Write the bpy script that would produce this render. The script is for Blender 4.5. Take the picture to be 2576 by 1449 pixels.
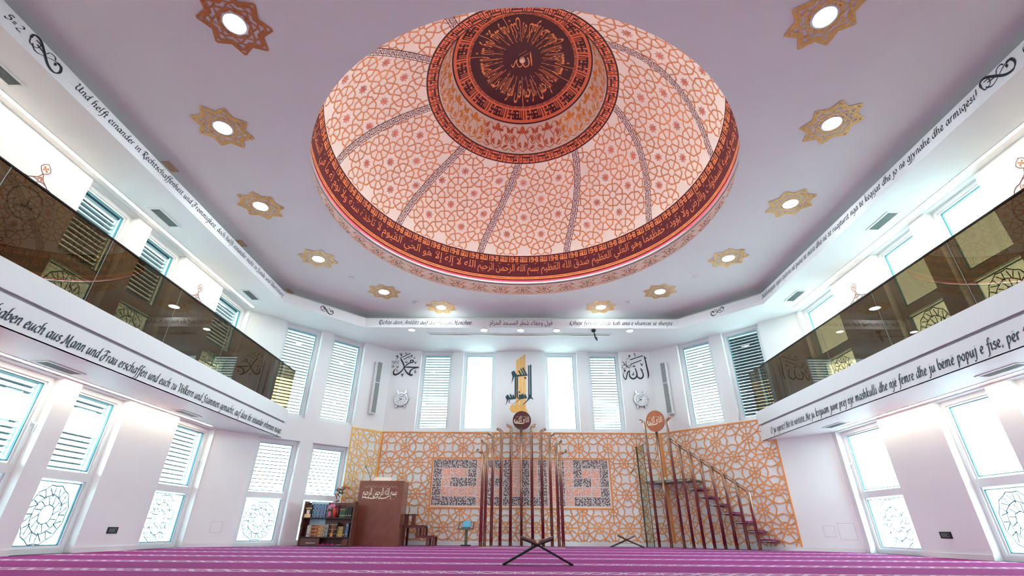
import bpy, math, random
from mathutils import Vector, Matrix

sc = bpy.context.scene
for o in list(bpy.data.objects):
    bpy.data.objects.remove(o)
COL = sc.collection
S2 = math.sqrt(.5)
PI = math.pi
rnd = random.Random(11)

# ---------------------------------------------------------------- camera
FPX, PITCH, YAW, ROLL = 1169.36, 0.481264, 0.0093788, 0.0076621
CAM_H = 0.35
fw = Vector((-math.sin(YAW)*math.cos(PITCH), math.cos(YAW)*math.cos(PITCH), math.sin(PITCH)))
rt = Vector((math.cos(YAW), math.sin(YAW), 0))
up = rt.cross(fw)
r2 = math.cos(ROLL)*rt + math.sin(ROLL)*up
u2 = -math.sin(ROLL)*rt + math.cos(ROLL)*up
cam_d = bpy.data.cameras.new('camera')
cam_d.sensor_width = 36.0
cam_d.lens = FPX/2576*36.0
cam_d.clip_start = .02
cam_d.clip_end = 300
cam = bpy.data.objects.new('camera', cam_d)
COL.objects.link(cam)
m3 = Matrix((r2, u2, -fw)).transposed()
cam.matrix_world = Matrix.Translation((0, 0, CAM_H)) @ m3.to_4x4()
sc.camera = cam

# ---------------------------------------------------------------- world, exposure
W = bpy.data.worlds.new('overcast_sky')
sc.world = W
W.use_nodes = True
wn = W.node_tree.nodes
bg = wn['Background']
tc = wn.new('ShaderNodeTexCoord')
nz = wn.new('ShaderNodeTexNoise')
nz.inputs['Scale'].default_value = 2.2
nz.inputs['Detail'].default_value = 4
rp = wn.new('ShaderNodeValToRGB')
rp.color_ramp.elements[0].position = .3
rp.color_ramp.elements[0].color = (.64, .94, 1.0, 1)
rp.color_ramp.elements[1].position = .7
rp.color_ramp.elements[1].color = (.72, .98, 1.0, 1)
W.node_tree.links.new(tc.outputs['Generated'], nz.inputs['Vector'])
W.node_tree.links.new(nz.outputs['Fac'], rp.inputs['Fac'])
W.node_tree.links.new(rp.outputs['Color'], bg.inputs['Color'])
bg.inputs['Strength'].default_value = 7.2

vs = sc.view_settings
vs.view_transform = 'Standard'
vs.look = 'None'
vs.exposure = 2.0
vs.gamma = 1
vs.use_curve_mapping = False
cy = sc.cycles
cy.max_bounces = 9
cy.diffuse_bounces = 6
cy.glossy_bounces = 3
cy.transmission_bounces = 4
cy.transparent_max_bounces = 12
cy.sample_clamp_indirect = 6
cy.caustics_reflective = False
cy.caustics_refractive = False

# ---------------------------------------------------------------- materials
MATS = {}

def mat(name, col, rough=.6, metal=0.0, var=.06, scale=14.0, emit=0.0, emitcol=None, bump=0.0, spec=.5, bscale=None):
    if name in MATS:
        return MATS[name]
    m = bpy.data.materials.new(name)
    m.use_nodes = True
    nt = m.node_tree
    b = nt.nodes['Principled BSDF']
    tcn = nt.nodes.new('ShaderNodeTexCoord')
    n = nt.nodes.new('ShaderNodeTexNoise')
    n.inputs['Scale'].default_value = scale
    n.inputs['Detail'].default_value = 3
    nt.links.new(tcn.outputs['Object'], n.inputs['Vector'])
    r = nt.nodes.new('ShaderNodeValToRGB')
    r.color_ramp.elements[0].position = .3
    r.color_ramp.elements[1].position = .7
    r.color_ramp.elements[0].color = (*[max(0, c*(1-var)) for c in col], 1)
    r.color_ramp.elements[1].color = (*[min(1, c*(1+var)) for c in col], 1)
    nt.links.new(n.outputs['Fac'], r.inputs['Fac'])
    nt.links.new(r.outputs['Color'], b.inputs['Base Color'])
    b.inputs['Roughness'].default_value = rough
    b.inputs['Metallic'].default_value = metal
    b.inputs['Specular IOR Level'].default_value = spec
    if emit:
        b.inputs['Emission Color'].default_value = (*(emitcol or col), 1)
        b.inputs['Emission Strength'].default_value = emit
    if bump:
        bn = nt.nodes.new('ShaderNodeBump')
        bn.inputs['Strength'].default_value = bump
        bn.inputs['Distance'].default_value = .01
        n2 = nt.nodes.new('ShaderNodeTexNoise')
        n2.inputs['Scale'].default_value = bscale or scale*8
        nt.links.new(tcn.outputs['Object'], n2.inputs['Vector'])
        nt.links.new(n2.outputs['Fac'], bn.inputs['Height'])
        nt.links.new(bn.outputs['Normal'], b.inputs['Normal'])
    MATS[name] = m
    return m

def glass_mat(name, tint, gloss=.08, rough=0.0, frost=0.0, power=None):
    """thin pane: tinted see-through layer + fresnel mirror layer (+ frosted scatter)"""
    m = bpy.data.materials.new(name)
    m.use_nodes = True
    nt = m.node_tree
    nt.nodes.clear()
    out = nt.nodes.new('ShaderNodeOutputMaterial')
    tr = nt.nodes.new('ShaderNodeBsdfTransparent')
    tcn = nt.nodes.new('ShaderNodeTexCoord')
    n = nt.nodes.new('ShaderNodeTexNoise')
    n.inputs['Scale'].default_value = 3
    nt.links.new(tcn.outputs['Object'], n.inputs['Vector'])
    r = nt.nodes.new('ShaderNodeValToRGB')
    r.color_ramp.elements[0].color = (*[c*.97 for c in tint], 1)
    r.color_ramp.elements[1].color = (*[min(1, c*1.03) for c in tint], 1)
    nt.links.new(n.outputs['Fac'], r.inputs['Fac'])
    nt.links.new(r.outputs['Color'], tr.inputs['Color'])
    base = tr.outputs['BSDF']
    if frost:
        tl = nt.nodes.new('ShaderNodeBsdfTranslucent')
        tl.inputs['Color'].default_value = (.88, .96, .97, 1)
        mx0 = nt.nodes.new('ShaderNodeMixShader')
        mx0.inputs['Fac'].default_value = frost
        nt.links.new(base, mx0.inputs[1])
        nt.links.new(tl.outputs['BSDF'], mx0.inputs[2])
        base = mx0.outputs['Shader']
    gl = nt.nodes.new('ShaderNodeBsdfGlossy')
    gl.inputs['Roughness'].default_value = rough
    gl.inputs['Color'].default_value = (.95, .95, .95, 1)
    lw = nt.nodes.new('ShaderNodeLayerWeight')
    lw.inputs['Blend'].default_value = .5
    p5 = nt.nodes.new('ShaderNodeMath')
    p5.operation = 'POWER'
    p5.inputs[1].default_value = 5
    nt.links.new(lw.outputs['Facing'], p5.inputs[0])
    ma = nt.nodes.new('ShaderNodeMath')
    ma.operation = 'MULTIPLY_ADD'
    ma.inputs[1].default_value = .9
    ma.inputs[2].default_value = gloss
    ma.use_clamp = True
    nt.links.new(p5.outputs[0], ma.inputs[0])
    mx = nt.nodes.new('ShaderNodeMixShader')
    nt.links.new(ma.outputs[0], mx.inputs['Fac'])
    nt.links.new(base, mx.inputs[1])
    nt.links.new(gl.outputs['BSDF'], mx.inputs[2])
    nt.links.new(mx.outputs['Shader'], out.inputs['Surface'])
    MATS[name] = m
    return m

def lin(r, g, b):
    f = lambda c: (c/255/12.92) if c/255 <= .04045 else ((c/255+.055)/1.055)**2.4
    return (f(r), f(g), f(b))

M_wall = mat('white_wall_paint', (.85, .85, .85), .75, var=.012, scale=1.5, spec=.25)
M_ceil = mat('ceiling_paint', (.84, .85, .85), .8, var=.012, scale=1.2, spec=.2)
M_trim = mat('white_trim_paint', (.80, .80, .81), .55, var=.01, scale=2)
M_frame = mat('window_frame_pvc', (.80, .81, .82), .4, var=.01)
M_gasket = mat('teal_gasket', lin(70, 140, 155), .5)
M_slat = mat('aluminium_slat', lin(40, 62, 68), .5, metal=.1, var=.05, scale=4)
M_rail = mat('guide_rail_grey', lin(150, 180, 185), .45, metal=.3)
M_black = mat('black_lettering', lin(28, 36, 40), .6)
M_dkblue = mat('dark_blue_lettering', lin(28, 52, 66), .6)
M_teal = mat('teal_lettering', lin(16, 66, 78), .5)
M_yel = mat('ochre_lettering', lin(240, 186, 105), .55)
M_purple = mat('purple_dots', lin(98, 44, 96), .5)
M_orange = mat('orange_lattice', lin(236, 152, 78), .5, var=.10, scale=1.6)
M_orange2 = mat('golden_lattice', lin(246, 190, 100), .45, var=.10, scale=1.6)
M_kblack = mat('kufic_black', lin(34, 33, 36), .6)
M_ksalmon = mat('kufic_salmon', lin(240, 156, 120), .6)
M_kwhite = mat('kufic_ground', lin(242, 226, 220), .6, var=.01)
M_pole = mat('brushed_bronze_steel', lin(172, 134, 114), .26, metal=.92, var=.05, scale=30)
M_disc = mat('bronze_disc', lin(104, 66, 62), .38, metal=.55, var=.08, scale=8)
M_disc2 = mat('copper_disc', lin(160, 88, 60), .38, metal=.55, var=.10, scale=8)
M_script = mat('cream_script', lin(252, 240, 222), .5, var=.02)
M_gold = mat('gold_leaf', lin(224, 172, 92), .4, metal=.2, var=.15, scale=24)
M_gold2 = mat('copper_leaf', lin(196, 118, 58), .4, metal=.2, var=.15, scale=24)
M_lamp = mat('lamp_diffuser', (1, .97, .92), .5, emit=30.0, emitcol=(.86, 1, 1))
M_led = mat('led_strip_warm', (1, .86, .7), .5, emit=7.0, emitcol=(1, .86, .66))
M_ledw = mat('led_strip_dome', (1, .94, .9), .5, emit=18, emitcol=(.93, 1, 1))
M_vent = mat('vent_white', (.78, .79, .79), .5)
M_ventd = mat('vent_slat_grey', lin(120, 130, 130), .5)
M_ventk = mat('vent_dark', lin(60, 66, 68), .8)
M_rail_dark = mat('dark_handrail', lin(22, 20, 20), .3, metal=.4)
M_brown = mat('lectern_lacquer', lin(128, 72, 58), .22, var=.10, scale=5, spec=.6)
M_wood = mat('dark_walnut', lin(98, 56, 46), .35, var=.16, scale=9)
M_wood2 = mat('reddish_wood', lin(104, 50, 44), .4, var=.18, scale=12)
M_shelfk = mat('black_shelf', lin(28, 24, 24), .35)
M_chrome = mat('chrome', (.62, .64, .66), .18, metal=1.0)
M_dial = mat('clock_dial', (.80, .81, .84), .5)
M_spk = mat('speaker_grille', lin(150, 152, 152), .7, bump=.5, scale=10, bscale=500)
M_magenta = mat('magenta_cushion', lin(150, 26, 92), .85, bump=.3)
M_metal = mat('grey_steel', lin(120, 112, 106), .35, metal=.8)
M_dark = mat('matt_black', lin(20, 20, 22), .45)
G_win = glass_mat('window_glass', (.93, .98, .99), .03)
G_frost = glass_mat('frosted_glass', (.86, .96, .97), .02, frost=.55)
G_tint = glass_mat('bronze_tinted_glass', (.31, .24, .165), .05)
G_clear = glass_mat('clear_glass', (.86, .90, .84), .05)
# dome paints
D_cream = mat('dome_cream', lin(250, 236, 226), .65, var=.015, scale=1.5)
D_maroon = mat('dome_maroon', lin(94, 22, 36), .55, var=.05)
D_maroon2 = mat('dome_dark_maroon', lin(70, 10, 24), .55, var=.05)
D_orange = mat('dome_orange', lin(236, 138, 84), .5, var=.06)
D_salmon = mat('dome_salmon', lin(232, 118, 82), .5, var=.06)
D_line = mat('dome_lattice_line', lin(218, 136, 84), .5, var=.14, scale=1.1)
D_flor = mat('dome_floral_rust', lin(206, 104, 70), .5, var=.16, scale=1.4)
D_flor2 = mat('dome_floral_amber', lin(236, 154, 76), .5, var=.12, scale=1.4)
D_white = mat('dome_white_script', lin(250, 228, 220), .55, var=.02)
D_drum = mat('dome_drum_white', lin(246, 242, 240), .65, var=.015)
D_knob = mat('dome_knob', lin(236, 206, 186), .4)

# carpet: magenta pile with a pale patterned stripe for every prayer row
def carpet():
    m = bpy.data.materials.new('striped_prayer_carpet')
    m.use_nodes = True
    nt = m.node_tree
    L = nt.links.new
    N = nt.nodes.new
    b = nt.nodes['Principled BSDF']
    b.inputs['Roughness'].default_value = .95
    b.inputs['Specular IOR Level'].default_value = .1
    b.inputs['Sheen Weight'].default_value = .3
    b.inputs['Sheen Roughness'].default_value = .35
    b.inputs['Sheen Tint'].default_value = (.72, .42, 1.0, 1)
    tcn = N('ShaderNodeTexCoord')
    sep = N('ShaderNodeSeparateXYZ')
    L(tcn.outputs['Object'], sep.inputs[0])
    def math_(op, a, bb=None, c=None):
        n = N('ShaderNodeMath')
        n.operation = op
        for i, v in enumerate((a, bb, c)):
            if v is None:
                continue
            if isinstance(v, (int, float)):
                n.inputs[i].default_value = v
            else:
                L(v, n.inputs[i])
        return n.outputs[0]
    x, y = sep.outputs['X'], sep.outputs['Y']
    per = 1.31
    yy = math_('SUBTRACT', y, 6.27)
    fr = math_('FRACT', math_('DIVIDE', yy, per))            # 0..1 along one prayer row
    band = math_('MULTIPLY', math_('LESS_THAN', fr, .24), 1.0)
    v = math_('DIVIDE', fr, .24)                              # 0..1 across the pale band
    # twisted rope: two sine strands
    ph = math_('MULTIPLY', x, 2*PI/.34)
    s1 = math_('MULTIPLY_ADD', math_('SINE', ph), .30, .5)
    s2 = math_('MULTIPLY_ADD', math_('SINE', math_('ADD', ph, PI)), .30, .5)
    d1 = math_('LESS_THAN', math_('ABSOLUTE', math_('SUBTRACT', v, s1)), .12)
    d2 = math_('LESS_THAN', math_('ABSOLUTE', math_('SUBTRACT', v, s2)), .12)
    ed = math_('GREATER_THAN', math_('ABSOLUTE', math_('SUBTRACT', v, .5)), .43)
    knot = math_('LESS_THAN', math_('ABSOLUTE', math_('SINE', ph)), .16)
    pat = math_('MAXIMUM', math_('MAXIMUM', d1, d2), math_('MAXIMUM', ed, knot))
    fac = math_('MULTIPLY', band, pat)
    nz = N('ShaderNodeTexNoise')
    nz.inputs['Scale'].default_value = 260
    nz2 = N('ShaderNodeTexNoise')
    nz2.inputs['Scale'].default_value = 1.3
    mp = N('ShaderNodeMapping')
    mp.inputs['Scale'].default_value = (.15, 1.6, 1)
    L(tcn.outputs['Object'], mp.inputs[0])
    L(mp.outputs[0], nz2.inputs['Vector'])
    L(tcn.outputs['Object'], nz.inputs['Vector'])
    r = N('ShaderNodeValToRGB')
    r.color_ramp.elements[0].color = (*lin(126, 10, 78), 1)
    r.color_ramp.elements[1].color = (*lin(166, 20, 122), 1)
    r.color_ramp.elements[0].position = .3
    r.color_ramp.elements[1].position = .7
    mixn = math_('MULTIPLY_ADD', nz.outputs['Fac'], .55, math_('MULTIPLY', nz2.outputs['Fac'], .45))
    L(mixn, r.inputs['Fac'])
    mx = N('ShaderNodeMix')
    mx.data_type = 'RGBA'
    L(fac, mx.inputs['Factor'])
    L(r.outputs['Color'], mx.inputs['A'])
    mx.inputs['B'].default_value = (*lin(214, 186, 204), 1)
    L(mx.outputs['Result'], b.inputs['Base Color'])
    bn = N('ShaderNodeBump')
    bn.inputs['Strength'].default_value = .5
    bn.inputs['Distance'].default_value = .01
    L(nz.outputs['Fac'], bn.inputs['Height'])
    L(bn.outputs['Normal'], b.inputs['Normal'])
    return m
M_carpet = carpet()

# ---------------------------------------------------------------- helpers
class MB:
    def __init__(s):
        s.v = []
        s.f = []
    def add(s, vs, fs):
        n = len(s.v)
        s.v += [tuple(p) for p in vs]
        s.f += [tuple(i+n for i in f) for f in fs]
    def quad(s, a, b, c, d):
        s.add((a, b, c, d), ((0, 1, 2, 3),))
    def poly(s, pts):
        s.add(pts, (tuple(range(len(pts))),))
    def box(s, x0, x1, y0, y1, z0, z1, F=None):
        p = [(x, y, z) for x in (x0, x1) for y in (y0, y1) for z in (z0, z1)]
        if F:
            p = [F(*q) for q in p]
        s.add(p, ((0, 1, 3, 2), (4, 6, 7, 5), (0, 4, 5, 1), (2, 3, 7, 6), (0, 2, 6, 4), (1, 5, 7, 3)))
    def prism(s, poly, w0, w1, F):
        n = len(poly)
        s.add([F(u, v, w0) for u, v in poly]+[F(u, v, w1) for u, v in poly],
              [tuple(range(n))[::-1], tuple(range(n, 2*n))]+[(i, (i+1) % n, n+(i+1) % n, n+i) for i in range(n)])
    def tube(s, pts, r, n=10, caps=True):
        pts = [Vector(p) for p in pts]
        rs = r if isinstance(r, (list, tuple)) else [r]*len(pts)
        base = len(s.v)
        prev = None
        for i, p in enumerate(pts):
            d = (pts[min(i+1, len(pts)-1)]-pts[max(i-1, 0)])
            if d.length < 1e-9:
                d = Vector((0, 0, 1))
            d.normalize()
            if prev is None:
                a = d.orthogonal().normalized()
            else:
                a = (prev-d*prev.dot(d))
                a = a.normalized() if a.length > 1e-6 else d.orthogonal().normalized()
            prev = a
            b = d.cross(a)
            for k in range(n):
                t = 2*PI*k/n
                s.v.append(tuple(p+(a*math.cos(t)+b*math.sin(t))*rs[i]))
        for i in range(len(pts)-1):
            for k in range(n):
                s.f.append((base+i*n+k, base+i*n+(k+1) % n, base+(i+1)*n+(k+1) % n, base+(i+1)*n+k))
        if caps:
            s.f.append(tuple(base+k for k in range(n))[::-1])
            s.f.append(tuple(base+(len(pts)-1)*n+k for k in range(n)))
    def lathe(s, prof, n, c=(0, 0), a0=0, a1=2*PI, F=None):
        """prof: list of (r, z)"""
        base = len(s.v)
        full = abs(a1-a0-2*PI) < 1e-6
        m = n if full else n+1
        for r, z in prof:
            for k in range(m):
                t = a0+(a1-a0)*k/n
                p = (c[0]+r*math.sin(t), c[1]+r*math.cos(t), z)
                s.v.append(F(*p) if F else p)
        for i in range(len(prof)-1):
            for k in range(n):
                k2 = (k+1) % m if full else k+1
                s.f.append((base+i*m+k, base+i*m+k2, base+(i+1)*m+k2, base+(i+1)*m+k))
    def disc(s, c, r, n, F, w):
        s.poly([F(c[0]+r*math.cos(2*PI*k/n), c[1]+r*math.sin(2*PI*k/n), w) for k in range(n)])
    def build(s, name, m, parent=None, smooth=False):
        me = bpy.data.meshes.new(name)
        me.from_pydata(s.v, [], s.f)
        me.validate()
        me.update()
        if m:
            me.materials.append(m)
        if smooth:
            me.polygons.foreach_set('use_smooth', [True]*len(me.polygons))
        o = bpy.data.objects.new(name, me)
        COL.objects.link(o)
        if parent:
            o.parent = parent
            o.matrix_parent_inverse = parent.matrix_world.inverted()
        return o

def tag(o, label=None, cat=None, group=None, kind=None):
    if label:
        o['label'] = label
    if cat:
        o['category'] = cat
    if group:
        o['group'] = group
    if kind:
        o['kind'] = kind
    return o

def empty(name, loc, label=None, cat=None, group=None, kind=None):
    o = bpy.data.objects.new(name, None)
    o.location = loc
    o.empty_display_size = .1
    COL.objects.link(o)
    o.matrix_world = Matrix.Translation(loc)
    return tag(o, label, cat, group, kind)

def child(name, me, parent, M=None):
    """instance of shared mesh data as a part; M = world matrix"""
    o = bpy.data.objects.new(name, me)
    COL.objects.link(o)
    o.parent = parent
    o.matrix_parent_inverse = parent.matrix_world.inverted()
    if M is not None:
        o.matrix_world = M
    return o

def mesh_only(mb, name, m, smooth=False):
    me = bpy.data.meshes.new(name)
    me.from_pydata(mb.v, [], mb.f)
    me.update()
    me.materials.append(m)
    if smooth:
        me.polygons.foreach_set('use_smooth', [True]*len(me.polygons))
    return me

# ---------------------------------------------------------------- plan of the hall (metres, floor z=0)
YB = 13.84                 # back wall
XL, XR = -3.85, 4.17       # back wall corners
WA = 4.20                  # length of the two 45 degree walls
XWL, XWR = -6.83, 7.13     # side walls
XF, XG = -5.785, 6.085     # front planes of galleries and soffit band
YREAR = -2.2
ZG0, ZG1 = 2.36, 3.045     # gallery slab
ZS = 5.335                 # soffit
ZB = 5.61                  # top of lettered band
ZC = 5.85                  # main ceiling
DCX, DCY = .13, 7.13       # dome axis
YBAND = 11.93
XB0, XB1 = -4.20, 4.50     # band corners
YA_END = YB-WA*S2          # y where the 45 degree walls end
WT = .36                   # wall thickness

def F_back(u, v, w): return (u, YB-w, v)
def F_A(u, v, w): return (XL+(u+w)*S2, YB+(u-w)*S2, v)
def F_B(u, v, w): return (XR+(u-w)*S2, YB-(u+w)*S2, v)
def F_L(u, v, w): return (XWL+w, u, v)
def F_R(u, v, w): return (XWR-w, -u, v)
def F_gl(u, v, w): return (XF+w, u, v)
def F_gr(u, v, w): return (XG-w, -u, v)
def F_band(u, v, w): return (u, YBAND-w, v)
def F_bandA(u, v, w): return (XB0+(u+w)*S2, YBAND+(u-w)*S2, v)
def F_bandB(u, v, w): return (XB1+(u-w)*S2, YBAND-(u+w)*S2, v)
def F_ceil(u, v, w): return (u, v, ZC-w)
def F_soff(u, v, w): return (u, v, ZS-w)

# ---------------------------------------------------------------- strokes and lettering
def smooth_pts(pts, n=6):
    if len(pts) < 3:
        return pts
    out = []
    P = [pts[0]]+list(pts)+[pts[-1]]
    for i in range(1, len(P)-2):
        p0, p1, p2, p3 = P[i-1], P[i], P[i+1], P[i+2]
        for k in range(n):
            t = k/n
            out.append(tuple(.5*((2*b)+(-a+c)*t+(2*a-5*b+4*c-d)*t*t+(-a+3*b-3*c+d)*t**3) for a, b, c, d in zip(p0, p1, p2, p3)))
    out.append(tuple(pts[-1]))
    return out

def ribbon(mb, pts, wid, F, w, closed=False, edge=0.0):
    """flat band of width wid (number or list) following a 2D polyline on frame F, at height w; edge>0 adds side faces down to w-edge"""
    n = len(pts)
    ws = wid if isinstance(wid, (list, tuple)) else [wid]*n
    L, R_ = [], []
    for i, p in enumerate(pts):
        if closed:
            a, b = pts[i-1], pts[(i+1) % n]
        else:
            a, b = pts[max(i-1, 0)], pts[min(i+1, n-1)]
        d1 = (p[0]-a[0], p[1]-a[1])
        d2 = (b[0]-p[0], b[1]-p[1])
        l1 = math.hypot(*d1) or 1
        l2 = math.hypot(*d2) or 1
        if not closed and i == 0:
            d1, l1 = d2, l2
        if not closed and i == n-1:
            d2, l2 = d1, l1
        t = (d1[0]/l1+d2[0]/l2, d1[1]/l1+d2[1]/l2)
        lt = math.hypot(*t)
        if lt < 1e-6:
            t, lt = (d2[0]/l2, d2[1]/l2), 1
        nx, ny = -t[1]/lt, t[0]/lt
        c = max(.35, abs(nx*(-d2[1]/l2)+ny*(d2[0]/l2)))
        h = ws[i]/2/c
        L.append((p[0]+nx*h, p[1]+ny*h))
        R_.append((p[0]-nx*h, p[1]-ny*h))
    base = len(mb.v)
    for a, b in zip(L, R_):
        mb.v.append(tuple(F(a[0], a[1], w)))
        mb.v.append(tuple(F(b[0], b[1], w)))
    m = n if closed else n-1
    for i in range(m):
        j = (i+1) % n
        mb.f.append((base+2*i, base+2*i+1, base+2*j+1, base+2*j))
    if edge:
        b2 = len(mb.v)
        for a, b in zip(L, R_):
            mb.v.append(tuple(F(a[0], a[1], w-edge)))
            mb.v.append(tuple(F(b[0], b[1], w-edge)))
        for i in range(m):
            j = (i+1) % n
            mb.f.append((base+2*i, base+2*j, b2+2*j, b2+2*i))
            mb.f.append((base+2*i+1, b2+2*i+1, b2+2*j+1, base+2*j+1))

NIB = (math.cos(.72), math.sin(.72))
def nib(mb, pts, w_nib, F, w, thin=.28):
    base = len(mb.v)
    n = len(pts)
    for i, p in enumerate(pts):
        a, b = pts[max(i-1, 0)], pts[min(i+1, n-1)]
        d = (b[0]-a[0], b[1]-a[1])
        l = math.hypot(*d) or 1
        px, py = -d[1]/l, d[0]/l
        if px*NIB[0]+py*NIB[1] < 0:
            px, py = -px, -py
        ox = NIB[0]*w_nib*.5+px*w_nib*thin*.5
        oy = NIB[1]*w_nib*.5+py*w_nib*thin*.5
        mb.v.append(tuple(F(p[0]+ox, p[1]+oy, w)))
        mb.v.append(tuple(F(p[0]-ox, p[1]-oy, w)))
    for i in range(n-1):
        mb.f.append((base+2*i, base+2*i+1, base+2*i+3, base+2*i+2))

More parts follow.
